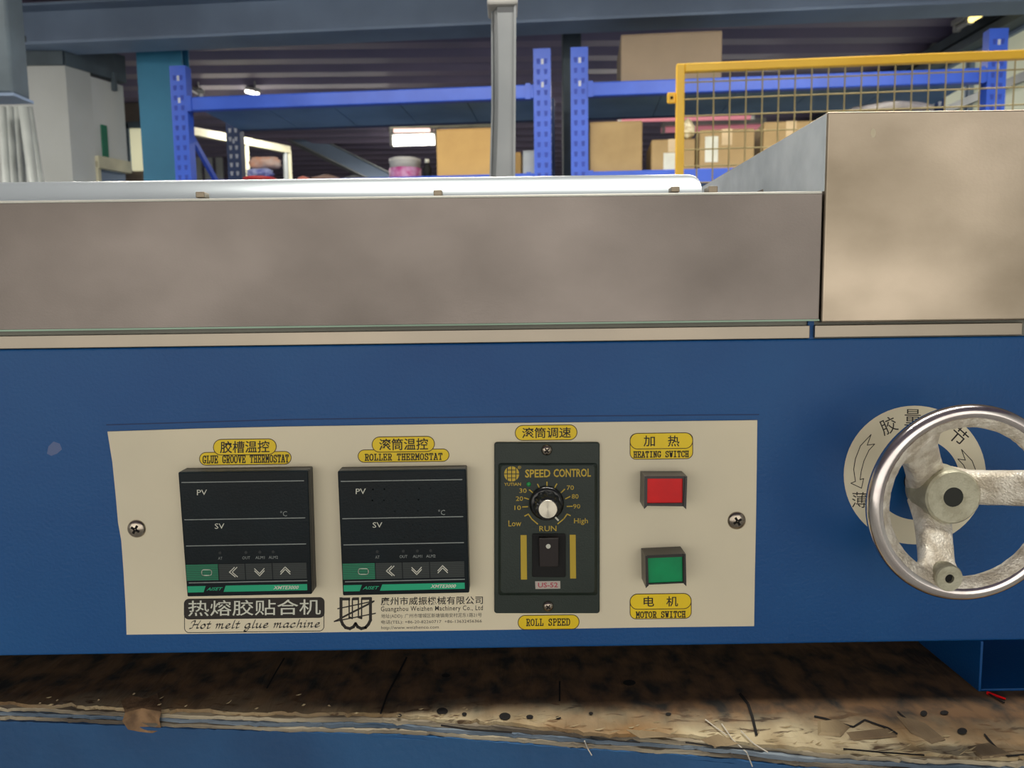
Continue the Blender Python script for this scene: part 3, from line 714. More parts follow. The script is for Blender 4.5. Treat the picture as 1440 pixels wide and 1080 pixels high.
# blue apron and legs
vs_ = []; fs = []; xs = [XB0+i*(XB1-XB0)/24 for i in range(25)]
for x in xs:
    yv = edge_pt(max(E[0].x, x))-.0036; yv = min(yv, .05)
    vs_ += [(x, yv, ZT-.0116), (x, yv-.002, ZT-.17), (x, yv+.03, ZT-.17), (x, yv+.03, ZT-.0116)]
for i in range(24):
    for k in range(4): fs.append((i*4+k, i*4+(k+1) % 4, i*4+4+(k+1) % 4, i*4+4+k))
fs += [(0, 1, 2, 3), (96, 99, 98, 97)]
mesh('apron', vs_, fs, m_bench, bench)
for x in (XB0+.05, XB1-.08):
    for y in (edge_pt(max(E[0].x, x))+.03, YB1-.07):
        MB().box(x-.03, x+.03, y, y+.06, 0, ZT-.0116).out('leg', m_bench, bench, bevel=.003)
# cracks, nail holes, chips and splinters
def groove(pts, wd, name='crack'):
    mb = MB()
    for (a, b) in zip(pts[:-1], pts[1:]):
        for k, w0, w1 in ((0, wd, wd),):
            dx, dy = b[0]-a[0], b[1]-a[1]; L_ = math.hypot(dx, dy); nx, ny = -dy/L_*wd/2, dx/L_*wd/2
            q = [PZ(a[0]+nx, a[1]+ny, ZT+.0005), PZ(b[0]+nx, b[1]+ny, ZT+.0005), PZ(b[0]-nx, b[1]-ny, ZT+.0005), PZ(a[0]-nx, a[1]-ny, ZT+.0005)]
            mb.add(q, [(0, 1, 2, 3)])
    return mb.out(name, m_hole, bench)
for pts, wd in (([(572, 924), (560, 948), (545, 976), (535, 1004)], 2.6), ([(400, 925), (388, 945), (375, 968)], 2), ([(787, 958), (787, 986)], 2.5),
                ([(1040, 975), (1052, 990), (1058, 1008), (1064, 1034)], 4), ([(1145, 1007), (1160, 1010), (1178, 1016), (1200, 1022), (1216, 1012), (1232, 1018), (1250, 1024), (1262, 1032)], 2.4),
                ([(1384, 1032), (1396, 1046), (1406, 1056), (1418, 1063), (1440, 1061)], 2.5), ([(1262, 1000), (1276, 1012), (1286, 1022)], 2), ([(964, 1044), (1010, 1050), (1060, 1054)], 2.4), ([(1186, 1053), (1240, 1058), (1300, 1062)], 2.4),
                ([(620, 1020), (660, 1026), (720, 1030)], 3), ([(830, 1036), (870, 1042), (900, 1044)], 2)):
    groove(pts, wd)
for u, v, a, b in ((710, 1007, 8, 5), (745, 1008, 5, 3), (653, 1004, 3.5, 2.4), (785, 1009, 4, 2), (627, 950, 6, 2.6), (831, 1003, 3, 2), (940, 1004, 4, 2.2), (1299, 1003, 5, 4), (1328, 1002, 6, 3), (1353, 1028, 7, 4.6), (562, 1006, 3, 2.4), (885, 960, 9, 4), (540, 1024, 0, 0), (622, 1000, 8, 5), (350, 1005, 0, 0)):
    if a: MB().add([PZ(u+a*math.cos(2*PI*i/14), v+b*math.sin(2*PI*i/14), ZT+.0006) for i in range(14)], [tuple(range(14))]).out('nail_hole', m_hole, bench)
r = random.Random(11); mb = MB()
for i in range(90):
    x = r.uniform(-.06, .30) if i > 60 else r.uniform(-.3, .3)
    yv = edge_pt(x)+abs(r.gauss(0, .007))-.002; an = r.gauss(.05, .25); ln = r.uniform(.002, .007)*(1.3 if x > 0 else .7); wd = r.uniform(.0002, .0006)
    dx, dy = math.cos(an)*ln/2, math.sin(an)*ln/2; z = ZT+.0002; nx, ny = -math.sin(an)*wd, math.cos(an)*wd
    mb.add([(x-dx, yv-dy, z), (x-nx, yv-ny, z), (x+dx, yv+dy, z+r.uniform(.0003, .0016)), (x+nx, yv+ny, z+.0004), (x, yv, z+r.uniform(.0004, .0011))], [(0, 1, 4), (1, 2, 4), (2, 3, 4), (3, 0, 4), (0, 3, 2, 1)])
mb.out('splinters', m_splint, bench, kind='stuff')
# tan filler patch on the left of the edge and torn raised flakes at the right
m_patch = mat('tan_patch', (150, 118, 84), .75, 0, (104, 80, 56), 120, bump=.8, bscale=300)
yp = edge_pt(P(196, 1010, .44).x)-.0052
up_ = [PZ(u, v, ZT+.0008) for u, v in ((170, 986), (184, 978), (205, 982), (221, 975), (226, 988))]
dn_ = [F(u, v, yp) for u, v in ((227, 1001), (224, 1012), (227, 1026), (214, 1031), (196, 1029), (180, 1026), (172, 1014), (176, 1002))]
allp = up_+dn_; cpt = PZ(200, 996, ZT+.0006)
MB().add(allp+[cpt], [(i, (i+1) % len(allp), len(allp)) for i in range(len(allp))]).out('filler_patch', m_patch, bench)
for pts, h in (([(1150, 1014), (1176, 1012), (1196, 1022), (1182, 1036), (1150, 1034)], .0012), ([(1190, 1030), (1250, 1024), (1262, 1036), (1200, 1042)], .0009), ([(1260, 1006), (1300, 1016), (1330, 1040), (1310, 1046), (1280, 1030)], .0012), ([(985, 1040), (1010, 1032), (1040, 1046), (1005, 1052)], .001), ([(1360, 1050), (1390, 1044), (1425, 1062), (1380, 1068)], .001), ([(880, 1026), (930, 1030), (955, 1036), (900, 1038)], .0008)):
    n = len(pts); lo = [PZ(u, v, ZT+.0002) for u, v in pts]; cxx = sum((q for q in lo), Vector())/n
    hi = [Vector((cxx.x+(q.x-cxx.x)*.8, cxx.y+(q.y-cxx.y)*.8, ZT+h)) for q in lo]
    MB().add(lo+hi, [(i, (i+1) % n, n+(i+1) % n, n+i) for i in range(n)]+[tuple(range(n, 2*n))]).out('wood_flake', m_woodt, bench)
# red and black wire bit beside the foot
a = PZ(1388, 974, ZT+.001); b = PZ(1414, 983, ZT+.001); c = PZ(1412, 988, ZT+.001)
t = thing('wire_scrap', 'short scrap of red and black wire beside the machine foot', 'wire', (a.x, a.y, ZT))
MB().tube(a, b, .0011, 8, .0006).out('red_strand', m_red, t)
MB().tube(a, c, .0005, 8).out('black_strand', m_dark, t)
# glue threads drooping over the edge
t = thing('glue_threads', 'thin clear threads of dried glue drooping over the board edge', 'glue', PZ(1030, 1030, ZT))
m_glue = mat('dried_glue', (216, 210, 196), .3, 0)
for pts in (([(1015, 1018), (1030, 1040), (1050, 1058), (1058, 1078)]), ([(1042, 1028), (1060, 1046), (1080, 1058)]), ([(822, 1042), (826, 1052), (832, 1062)]), ([(992, 1012), (1008, 1024), (1022, 1034)])):
    q = [PZ(u, v, ZT+.0012) if v < 1050 else F(u, v, edge_pt(PZ(u, 1040, ZT).x)-.006) for u, v in pts]
    mb = MB()
    for a, b in zip(q[:-1], q[1:]): mb.tube(a, b, .00035, 6)
    mb.out('thread', m_glue, t)

# ------------------------------------------------------------------ the machine
mc = thing('glue_machine', 'blue hot melt glue machine with stainless lids, control panel and handwheel', 'machine', (0, .15, ZT))
XL, XR, YD = -.72, .50, .31
def zx(u, v, y=0): p = F(u, v, y); return p.x, p.z
zlt = F(600, 278, -.004).z; zlb = F(600, 457, -.004).z
zs1, zs0 = F(600, 464.5, -.001).z, F(600, 483.5, -.001).z
zbt = F(600, 483.5).z; zbb = F(600, 913.5).z
xlr = F(1155, 350, -.004).x; xbl = F(1158.5, 350, -.006).x
xgap0, xgap1 = F(1139, 465, -.001).x, F(1146, 465, -.002).x
# blue cabinet: front skin with folded top edge
MB().box(XL, XR, 0, YD, zbb, zbt).out('cabinet', m_body, mc, bevel=.0014, seg=3)
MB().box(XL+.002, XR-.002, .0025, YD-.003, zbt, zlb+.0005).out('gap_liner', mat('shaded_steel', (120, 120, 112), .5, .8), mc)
MB().box(xgap0-.0005, xgap1+.0005, .0008, .004, zbt-.0005, zlb).out('gap_plate', m_body, mc)
MB().box(XL+.001, xgap0, -.001, YD-.01, zs0+.0002, zs1).out('base_strip', m_strip, mc, bevel=.0004, label='stainless strip under the long lid')
zt2 = F(1290, 455.5, -.002).z; zt3 = F(1290, 473, -.002).z
MB().box(xgap1, F(1438, 463, -.002).x, -.002, YD-.01, zt3, zt2).out('base_strip', m_strip, mc, bevel=.0004, label='stainless strip under the tall box')
# long lid with rounded top fold, overhead highlight put into its pale colour
MB().box(XL, xlr, -.004, YD-.02, zlb, zlt).out('long_lid', m_steel, mc, bevel=.0006, seg=3)
MB().box(XL, xlr-.0003, -.0043, -.0005, zlt-.0006, zlt+.0011).out('lid_hem', mat('hem_highlight', (226, 226, 216), .4, .3), mc, bevel=.0008, seg=4, label='folded top edge of the long lid, coloured pale as its highlight')
MB().box(XL, xlr, -.0042, -.001, zlb-.0006, zlb+.0004).out('lid_lower_edge', mat('greenish_edge', (120, 140, 126), .35, 1), mc)
zht = F(1290, 155.5, -.006).z; zhb = F(1290, 452, -.006).z
p_back = F(988, 262, .30)
MB().box(xbl, XR+.003, -.006, .285, zhb, zht).out('tall_box', m_steel2, mc, bevel=.0011, seg=3, label='tall stainless box')
plate('stain_spot', circ(1228, 187, 3.6, 16, 6.5), -.006, mat('pale_stain', (206, 196, 170), .5, .6), mc, th=.00005)
MB().box(xbl-.0004, xbl+.0006, -.0045, .284, zlt+.001, zht-.001).out('side_plate', mat('cool_steel', (226, 236, 240), .4, .25, (168, 182, 190), 14, (.35, .65), rough2=.5), mc, label='mottled side plate')
MB().box(xbl-.0012, xbl-.0002, .10, .24, F(1050, 246, .1).z-.012, F(1050, 246, .1).z-.010).out('rail_reflection', m_strip, mc)  # strip drawn as the guard rail's reflection in the side plate
# curved guard rail behind the long lid
zr1 = F(700, 252.5, .03).z; yr = .012
prof = []
H = zr1-zlt+.004
for i in range(11):
    a = i/10; prof.append((yr+.001+.012*a**2.0, zlt-.004+H*a))
for i in range(1, 6):
    a = i/5*PI/2; prof.append((yr+.013+.003*math.sin(a), zlt-.004+H+.0015*math.sin(a)))
xr1 = F(985, 260, .02).x
vs_ = []; fs = []; nP = len(prof)
xs = [XL]+[xr1-.006+.006*math.sin(k/6*PI/2) for k in range(7)]
for xi, x in enumerate(xs):
    drop = 0 if xi == 0 else (1-math.cos((xi-1)/6*PI/2))*.006
    for (py, pz) in prof: vs_.append((x, py, min(pz, zlt-.004+H+.0015-drop)))
    for (py, pz) in prof: vs_.append((x, py+.0012, min(pz, zlt-.004+H+.0015-drop)-.0004))
S = 2*nP
for i in range(len(xs)-1):
    for k in range(nP-1):
        fs.append((i*S+k, i*S+k+1, (i+1)*S+k+1, (i+1)*S+k)); fs.append((i*S+nP+k, (i+1)*S+nP+k, (i+1)*S+nP+k+1, i*S+nP+k+1))
    fs.append((i*S+nP-1, i*S+2*nP-1, (i+1)*S+2*nP-1, (i+1)*S+nP-1))
e = (len(xs)-1)*S
for k in range(nP-1): fs.append((e+k, e+k+1, e+nP+k+1, e+nP+k))
mesh('guard_rail', vs_, fs, m_rail, mc, smooth=True, label='curved bright steel guard rail')
m_bolt = mat('bolt_steel', (158, 146, 128), .45, .8)
for u, v0, v1, w_, yb in ((281, 269.5, 278, 13, .0065), (615.5, 267, 275.5, 12, .0065), (950, 262, 270, 12, .0065), (1003, 261.5, 271, 13, .004)):
    p0 = F(u-w_/2, v0, yb); p1 = F(u+w_/2, v1, yb)
    MB().box(p0.x, p1.x, yb, .0145, p1.z, p0.z).out('bolt_head', m_bolt, mc, bevel=.0005)
# faint folded seam above the control panel
strokes('seam', [[(150, 597.5), (400, 590), (700, 586), (1067, 583)]], 1.6, -.0001, m_groove, mc)
# feet
def foot(x0, x1):
    zf0, zf1 = ZT+.0003, zbb
    t1 = .0016
    MB().box(x0, x0+t1, -.0005, .28, zf0, zf1).box(x0+t1, x1, -.0005, .28, zf0, zf0+t1).box(x0+t1, x1, .07, .28, zf0+t1, zf1).out('foot', m_body, mc, bevel=.0004)
xf = F(1377, 940).x
foot(xf, XR-.02); foot(XL+.02, XL+.14)
# pale spot painted on the blue cabinet for a reflection of light
plate('reflection_spot', [(66, 638), (68, 628), (75, 621), (84, 624), (87, 632), (80, 638), (72, 641)], 0, mat('pale_reflection', (92, 112, 160), .5), mc, th=.00005)

# control panel sheet (slightly warped outline)
PY = -.0012
out = [(151, 607), (270, 603), (400, 600), (560, 597.5), (720, 595), (900, 593), (1065, 591), (1064, 670), (1063, 740), (1061.5, 810), (1060.5, 880.5), (900, 882.5), (620, 887), (400, 890), (178, 892.5), (177, 860), (173.5, 800), (170.5, 760), (166, 735), (163, 700), (158, 650)]
# sheet as a grid-less prism; the left rim stands a little off the cabinet
MB().prism(xz(out, PY), PY, -.0001).out('control_panel', m_panel, mc, label='cream control panel sheet')
cp = bpy.data.objects['control_panel']
def screw(u, v, rpx, y, parent, ang=45, name='screw'):
    c = F(u, v, y-.0015); r = rpx*.4485/1082
    o = MB().lathe((c.x, y, c.z), [(r, 0), (r*.97, -.0006), (r*.8, -.0014), (r*.45, -.0019), (0, -.0021)], 28).out(name, m_screw, parent, smooth=True)
    mb = MB(); a = math.radians(ang)
    for k in (0, 1):
        b = a+k*PI/2; d = Vector((math.cos(b), 0, math.sin(b))); n_ = Vector((-math.sin(b), 0, math.cos(b)))
        L_, wd = r*.5, r*.13; q = [Vector((c.x, y-.00208, c.z))+d*s1*L_+n_*s2*wd for s1, s2 in ((-1, -1), (1, -1), (1, 1), (-1, 1))]
        mb.hexa(q, [p+Vector((0, .0012, 0)) for p in q])
    (mb.out('cross_slot', m_hole, o) if parent is mc or parent is cp and False else mb.out('cross_slot', m_hole, parent))
    return o
screw(190.5, 744.5, 13.2, PY, cp, 60); screw(1037, 733, 13.2, PY, cp, 30)
cp_lab = cp

# printed yellow labels
LY = PY-.00002
def pill(u0, v0, u1, v1, r=None, y=LY, parent=None, lift=0):
    r = r or (v1-v0)/2
    return slant(rr(u0, v0, u1, v1, r))
def ylabel(boxes, label=None):
    """boxes: outlines drawn in order, each a brown rim with a yellow field"""
    root = None
    for i, (u0, v0, u1, v1, r) in enumerate(boxes):
        y = LY-.00012*i
        rim = MB().prism(xz(slant(rr(u0, v0, u1, v1, r)), y-.00004), y-.00004, y+.00001)
        fld = MB().prism(xz(slant(rr(u0+1.1, v0+1.1, u1-1.1, v1-1.1, max(1, r-1.1))), y-.00009), y-.00009, y+.00001)
        if root is None: root = rim.out('printed_label', m_inkb, mc); fld.out('yellow_field', m_yel, root)
        else: rim.out('label_outline', m_inkb, root); fld.out('yellow_field', m_yel, root)
    return root, LY-.00012*(len(boxes)-1)-.00013
l, y = ylabel([(280, 635, 410, 654, 9.5), (299.5, 617, 389, 640, 11.5)])
text('胶槽温控', 309.5, 620, 379, 637, y, m_ink, l, .012); serif('GLUE GROOVE THERMOSTAT', 285, 640.5, 406, 650.5, y, m_ink, l)
l, y = ylabel([(503, 631.5, 632, 650, 9.2), (522.7, 613.5, 611.5, 636, 11.2)])
text('滚筒温控', 533, 616.5, 602, 633, y, m_ink, l, .012); serif('ROLLER THERMOSTAT', 513, 638.3, 622, 646.8, y, m_ink, l)
l, y = ylabel([(724, 597.3, 812, 619.5, 11)])
text('滚筒调速', 734, 601, 803, 616, y, m_ink, l, .012)
l, y = ylabel([(728, 864.5, 815, 885.5, 10.4)])
serif('ROLL SPEED', 740, 870.5, 801.5, 879.5, y, m_ink, l)
l, y = ylabel([(885.5, 609, 974.7, 646, 9), (885.5, 608.5, 974.7, 631.5, 11)])
text('加', 905, 612.5, 921, 628, y, m_ink, l, .012); text('热', 939, 612.5, 955.5, 628, y, m_ink, l, .012); serif('HEATING SWITCH', 891, 634.8, 968.5, 642.8, y, m_ink, l)
l, y = ylabel([(885.5, 836, 972.6, 870.5, 9), (885.5, 834.5, 972.6, 857, 11)])
text('电', 905, 838.5, 920, 853, y, m_ink, l, .012); text('机', 937, 838.5, 953.5, 853, y, m_ink, l, .012); serif('MOTOR SWITCH', 894.5, 860.2, 964, 868.2, y, m_ink, l)
# name plate
y = LY
o = MB().prism(xz(slant(rr(259, 842, 456, 889, 7)), y-.00004), y-.00004, y+.00001).out('name_label', m_ink, mc, label='black and cream name label under the left thermostat')
MB().prism(xz(slant(rr(260, 862, 455, 888, 6)), y-.00008), y-.00008, y+.00001).out('label_field', m_panel, o)
MB().prism(xz(slant(rr(258.6, 841, 456.4, 870, 7)), y-.00012), y-.00012, y+.00001).out('black_field', m_ink, o)
text('热熔胶贴合机', 264.5, 843.5, 451, 865.5, y-.00016, m_white, o, .004)
script('Hot melt glue machine', 267, 883, 450, 1.25, y-.00013, m_ink, o)
# maker's logo and address
lg = strokes('maker_logo', [[(479.5, 841.5), (479.5, 872), (482, 878), (486, 882.5), (492, 884), (497, 881.5), (500, 877), (503, 881.5), (508, 884), (514, 882.5), (518, 878), (521, 872), (521, 841.5)]], 4.2, LY-.00003, m_ink, mc, label='black W shaped logo crossed by a Z')
strokes('logo_bars', [[(479.5, 842.5), (491, 842.3)], [(497, 842.2), (503.5, 842)], [(509.5, 841.8), (521, 841.6)]], 4, LY-.00004, m_ink, lg)
strokes('logo_bars', [[(491, 842), (491, 868)], [(495.5, 842), (495.5, 869)], [(504, 842), (504, 868)], [(508.5, 842), (508.5, 869)]], 1.9, LY-.00004, m_ink, lg)
strokes('logo_bars', [[(491, 868), (495.5, 869.5)], [(504, 868), (508.5, 869.5)]], 2.6, LY-.00004, m_ink, lg)
strokes('logo_zigzag', [[(475, 856), (526, 845.2)], [(526, 845.6), (470, 874)], [(470, 874), (528, 862.5)]], 1.7, LY-.00008, m_ink, lg)
strokes('logo_zigzag', [[(524, 846.5), (480, 869)]], 2.6, LY-.00009, m_ink, lg)
ad = text('廣州市威振機械有限公司', 535.5, 839, 679, 850.5, LY-.00003, m_ink, mc, .012, space=1.06, name='address_print')
text('Guangzhou Weizhen Machinery Co., Ltd', 535.5, 852, 679, 861, LY-.00003, m_ink, ad, .008, space=1.1)
text('地址(ADD): 广州市增城区新塘镇南安村泥东1路21号', 536, 862.5, 677.5, 869.5, LY-.00003, m_ink, ad, .0)
text('电话(TEL): +86-20-82260717  +86-13632456366', 536, 871.3, 677.5, 877.6, LY-.00003, m_ink, ad, .0)
text('http://www.weizhenco.com', 536, 880, 617, 885.8, LY-.00003, m_ink, ad, .0)

# thermostats
def thermostat(Q, label, seglit):
    yf = -.0125
    def map_(a, b): 
        t0 = (Q[0][0]+(Q[1][0]-Q[0][0])*a, Q[0][1]+(Q[1][1]-Q[0][1])*a); t1 = (Q[3][0]+(Q[2][0]-Q[3][0])*a, Q[3][1]+(Q[2][1]-Q[3][1])*a)
        return (t0[0]+(t1[0]-t0[0])*b, t0[1]+(t1[1]-t0[1])*b)
    fr = [F(u, v, yf) for u, v in Q]
    fx = [Vector((p.x, yf+.0035, p.z)) for p in fr]; bx = [Vector((p.x, -.0008, p.z)) for p in fr]
    body = MB().hexa(fx, bx).out('thermostat', m_blackside, mc, bevel=.0007, label=label)
    ins = [F(*map_(a, b), yf) for a, b in ((0, 0), (1, 0), (1, 1), (0, 1))]
    MB().hexa(ins, [Vector((p.x, yf+.0036, p.z)) for p in ins]).out('face', m_black, body, bevel=.0008)
    y0 = yf-.00003
    def quad(name, pts, m, lift=0): 
        pp = [F(*map_(a, b), y0-lift) for a, b in pts]; return mesh(name, pp, [tuple(range(len(pp)))], m, body)
    def ln(name, L_, wd, m, lift=0): return strokes(name, [[map_(a, b) for a, b in l_] for l_ in L_], wd, y0-lift, m, body)
    ln('face_lines', [[(.025, .083), (.965, .083)], [(.025, .382), (.965, .382)], [(.025, .592), (.965, .592)], [(.025, .888), (.965, .888)]], 1.2, m_greyp)
    quad('green_stripe', [(.01, .915), (.155, .915), (.135, .965), (.01, .965)], m_grn)
    quad('green_stripe', [(.315, .915), (.965, .915), (.965, .965), (.295, .965)], m_grn)
    def tx(s, a, b, w_, h_, m, bold=0, shear=0, lift=.00003):
        u, v = map_(a, b); text(s, u-w_/2, v-h_/2, u+w_/2, v+h_/2, y0-lift, m, body, bold, shear=shear)
    tx('PV', .175, .165, 14, 7.6, m_white, .0); tx('SV', .295, .437, 13.5, 7.6, m_white, .0); tx('°C', .80, .345, 9.5, 7.5, m_greyp)
    tx('AT', .285, .695, 6, 4, m_greyp); tx('OUT', .49, .695, 11, 4, m_greyp); tx('ALM1', .60, .695, 13, 4, m_greyp); tx('ALM2', .705, .695, 13, 4, m_greyp)
    tx('XMTE3000', .795, .94, 36, 5, m_white, .02, .3); tx('AISET', .225, .94, 23, 4.6, m_grn, .02, .4)
    for a in (.285, .49, .60, .705):
        u, v = map_(a, .652); MB().prism(xz(circ(u, v, 2, 12), y0-.0001), y0-.0001, y0+.0001).out('indicator', m_key, body)
    # dim seven segment digits behind the windows
    if seglit:
        L_ = []
        for a, s1 in ((.32, .08), (.50, .08), (.68, .08)):
            for (p, q) in (((0, 0), (1, 0)), ((0, 0), (0, 1)), ((1, 0), (1, 1)), ((0, 1), (1, 1)), ((0, 1), (0, 2)), ((1, 1), (1, 2)), ((0, 2), (1, 2))):
                L_.append([(a-.05+p[0]*.09-p[1]*.008, .15+p[1]*.09), (a-.05+q[0]*.09-q[1]*.008, .15+q[1]*.09)])
        ln('dim_digits', L_, 2.2, m_seg)
        L_ = []
        for a in (.48, .60, .72):
            for (p, q) in (((0, 0), (1, 0)), ((0, 0), (0, 1)), ((1, 0), (1, 1)), ((0, 1), (1, 1)), ((0, 1), (0, 2)), ((1, 1), (1, 2)), ((0, 2), (1, 2))):
                L_.append([(a-.03+p[0]*.06-p[1]*.005, .44+p[1]*.05), (a-.03+q[0]*.06-q[1]*.005, .44+q[1]*.05)])
        ln('dim_digits', L_, 1.6, m_seg)
    # four membrane keys with ribbed print
    for i, (a0, a1, mm, ml) in enumerate(((.008, .262, m_grn2, m_grnline), (.268, .475, m_key, m_keyline), (.481, .69, m_key, m_keyline), (.696, .965, m_key, m_keyline))):
        pp = [F(*map_(a, b), y0-.0002) for a, b in ((a0, .742), (a1, .742), (a1, .87), (a0, .87))]
        MB().hexa(pp, [Vector((p.x, yf+.0002, p.z)) for p in pp]).out('key', mm, body, label='green ribbed key' if i == 0 else None)
        ln('key_ribs', [[(a0+.003, b), (a1-.003, b)] for b in [.748+.0145*k for k in range(9)]], .75, ml, .00025)
        c = (.17, .385, .59, .795)[i]; b = .808
        if i == 0:
            u, v = map_(c, b); pts = rr(u-7, v-4, u+7, v+4, 3, 4); strokes('key_symbol', [pts+[pts[0]]], 1.1, y0-.0003, m_white, body)
        elif i == 1: ln('key_symbol', [[(c+.028, b-.038), (c-.012, b), (c+.028, b+.038)], [(c+.008, b-.038), (c-.034, b), (c+.010, b+.038)]], 1.2, m_white, .0003)
        elif i == 2: ln('key_symbol', [[(c-.038, b-.024), (c, b+.016), (c+.038, b-.024)], [(c-.038, b-.006), (c, b+.034), (c+.038, b-.006)]], 1.2, m_white, .0003)
        else: ln('key_symbol', [[(c-.038, b+.006), (c, b-.034), (c+.038, b+.006)], [(c-.038, b+.024), (c, b-.016), (c+.038, b+.024)]], 1.2, m_white, .0003)
    return body
thermostat([(250, 664), (433, 661.5), (438.5, 836), (263, 839.5)], 'left black thermostat with green stripe', False)
thermostat([(474.5, 662.5), (655.5, 659.8), (660, 834), (482, 838)], 'right black thermostat with dim digits', True)

# speed controller
ys = -.0032
sp = MB().prism(xz(rr(695, 622, 843.5, 863, 4), ys), ys, PY+.0001).out('speed_controller', m_ctrl, mc, bevel=.0007, label='dark speed control plate')
in1 = xz(rr(700.5, 651, 840.5, 837.5, 4), ys); in0 = xz(rr(704.5, 655, 836, 833.5, 4), ys-.0022)
n = len(in1)
MB().add([(p[0], ys+.0001, p[1]) for p in in1]+[(p[0], ys-.0022, p[1]) for p in in0], [(i, (i+1) % n, n+(i+1) % n, n+i) for i in range(n)]+[tuple(range(n, 2*n))]).out('raised_face', m_ctrl, sp)
yk = ys-.0022; y = yk-.00004
screw(769, 633.5, 7.8, ys, sp, 40); screw(771, 853.5, 7.8, ys, sp, 50)
text('SPEED', 738.5, 660, 774, 671.5, y, m_gold, sp, .022); text('CONTROL', 778.5, 659.2, 831, 670.8, y, m_gold, sp, .022)
# globe emblem
g = MB().prism(xz(circ(719.5, 666.5, 10.6), y-.00005), y-.00005, y+.0001).out('globe_emblem', m_gold, sp)
strokes('emblem_lines', [[(719.5, 656), (719.5, 677)], [(709, 666.5), (730, 666.5)], [(713.5, 661), (725.5, 661)], [(713.5, 672), (725.5, 672)], [(713.5, 658), (713.5, 675)], [(725.5, 658), (725.5, 675)]], 1.1, y-.0001, m_ctrl, sp)
text('®', 728, 655, 733, 659.5, y, m_gold, sp); text('YUTIAN', 709, 678.8, 732.5, 683.2, y, m_gold, sp, .01)
strokes('dial_ticks', [[(735, 712.8), (742, 712.5)], [(737.5, 700.2), (743.5, 702)], [(744.5, 688.8), (750, 693.5)], [(756, 681), (759, 687)], [(769.2, 678), (769.2, 684.5)], [(783, 680.5), (780, 686)], [(794, 688), (789, 692.8)], [(801.5, 698.2), (795.3, 701.4)], [(797.5, 712.2), (804.8, 712)]], 1.6, y, m_gold, sp)
strokes('dial_bracket', [[(738, 725.6), (743, 723), (748, 730), (756, 736.8)], [(802, 725), (797.5, 723), (793, 729.5), (784.5, 736.5)]], 1.6, y, m_gold, sp)
for s, u, v, w_, h_ in (('30', 735.5, 690, 10, 6.4), ('20', 730.5, 701.2, 10, 6.4), ('10', 728, 714, 9, 6.4), ('70', 802, 685.8, 10, 6.4), ('80', 808.8, 698, 9.5, 6.4), ('90', 811, 712, 10, 6.4), ('Low', 724, 736, 18, 8.4), ('High', 817, 733.5, 19.5, 9.5), ('RUN', 770.5, 743.3, 24, 7.5)):
    text(s, u-w_/2, v-h_/2, u+w_/2, v+h_/2, y, m_gold, sp, .004)
c = F(743.5, 681, yk); r_ = 3.6*.445/1082
MB().lathe((c.x, yk, c.z), [(r_, 0), (r_*.9, -.0007), (r_*.5, -.0012), (0, -.0014)], 16).out('indicator_light', m_led, sp, smooth=True, label='small green indicator light')
# knob: skirt, fluted body, turned cap
kc = F(768.8, 708, yk-.002); s_ = .44/1082
k_ = MB().lathe((kc.x, yk, kc.z), [(25*s_, 0), (25*s_, -.0022), (22*s_, -.0032), (19*s_, -.0036)], 40).out('knob_skirt', m_knob, sp, smooth=True)
mb = MB(); nF = 48; vs_ = []; fs = []
for (rb, h) in ((19.5*s_, -.0034), (17.5*s_, -.012), (16.6*s_, -.0136), (14*s_, -.0142)):
    for i in range(nF):
        q = rb*(1+(.035 if i % 4 < 2 else -.02)); a = 2*PI*i/nF; vs_.append((kc.x+q*math.cos(a), yk+h, kc.z+q*math.sin(a)))
for k in range(3):
    for i in range(nF): fs.append((k*nF+i, k*nF+(i+1) % nF, (k+1)*nF+(i+1) % nF, (k+1)*nF+i))
fs.append(tuple(range(3*nF, 4*nF)))
mb.add(vs_, fs).out('knob', m_knob, sp, label='black fluted knob with silver cap')
m_capn = mat('turned_cap', (226, 220, 204), .25, 1)
cn = m_capn.node_tree; bs = cn.nodes['Principled BSDF']; bs.inputs['Anisotropic'].default_value = .85
tg = cn.nodes.new('ShaderNodeTangent'); tg.direction_type = 'RADIAL'; tg.axis = 'Y'; cn.links.new(tg.outputs[0], bs.inputs['Tangent'])
cap = MB().lathe((0, 0, 0), [(13.2*s_, 0), (13.2*s_, -.0006), (12.7*s_, -.0009), (.00001, -.0009)], 40).out('knob_cap', m_capn, sp, local=True)
cap.location = Vector((kc.x, yk-.0141, kc.z))-origin(sp)
a = Vector((kc.x+9*s_, yk-.0136, kc.z-11*s_)); b = Vector((kc.x+15*s_, yk-.0125, kc.z-18*s_))
MB().bar(a, b, .0007, .0009).out('pointer_mark', m_white, sp)
# rocker switch
MB().prism(xz(rr(748.5, 751, 795.5, 812, 2), yk-.0012), yk-.0012, yk+.0001).out('rocker_bezel', m_dark, sp, bevel=.0005)
q0 = [F(758, 757, yk-.0052), F(785.5, 756.8, yk-.0052), F(785.5, 797, yk-.0028), F(759, 797, yk-.0028)]
MB().hexa(q0, [Vector((p.x, yk-.0008, p.z)) for p in q0]).out('rocker', m_rock, sp, bevel=.0004)
c = F(771, 768, yk-.0046); MB().lathe((c.x, c.y, c.z), [(.0014, 0), (.0014, -.0004), (0, -.0004)], 16).out('rocker_dot', m_white, sp)
for u0, u1, v0, v1 in ((732, 740.5, 752.5, 815), (801.2, 809.5, 752, 813.5)):
    plate('yellow_bar', [(u0, v0), (u1, v0), (u1+.6, v1), (u0+.6, v1)], yk, m_gold, sp, th=.00005)
plate('type_tag', [(752.5, 817.5), (787.8, 817), (788, 827.8), (753, 828.3)], yk, m_tagw, sp, th=.00005)
text('US-52', 756.5, 819.2, 784.5, 826.2, yk-.0001, m_pink, sp, .02)

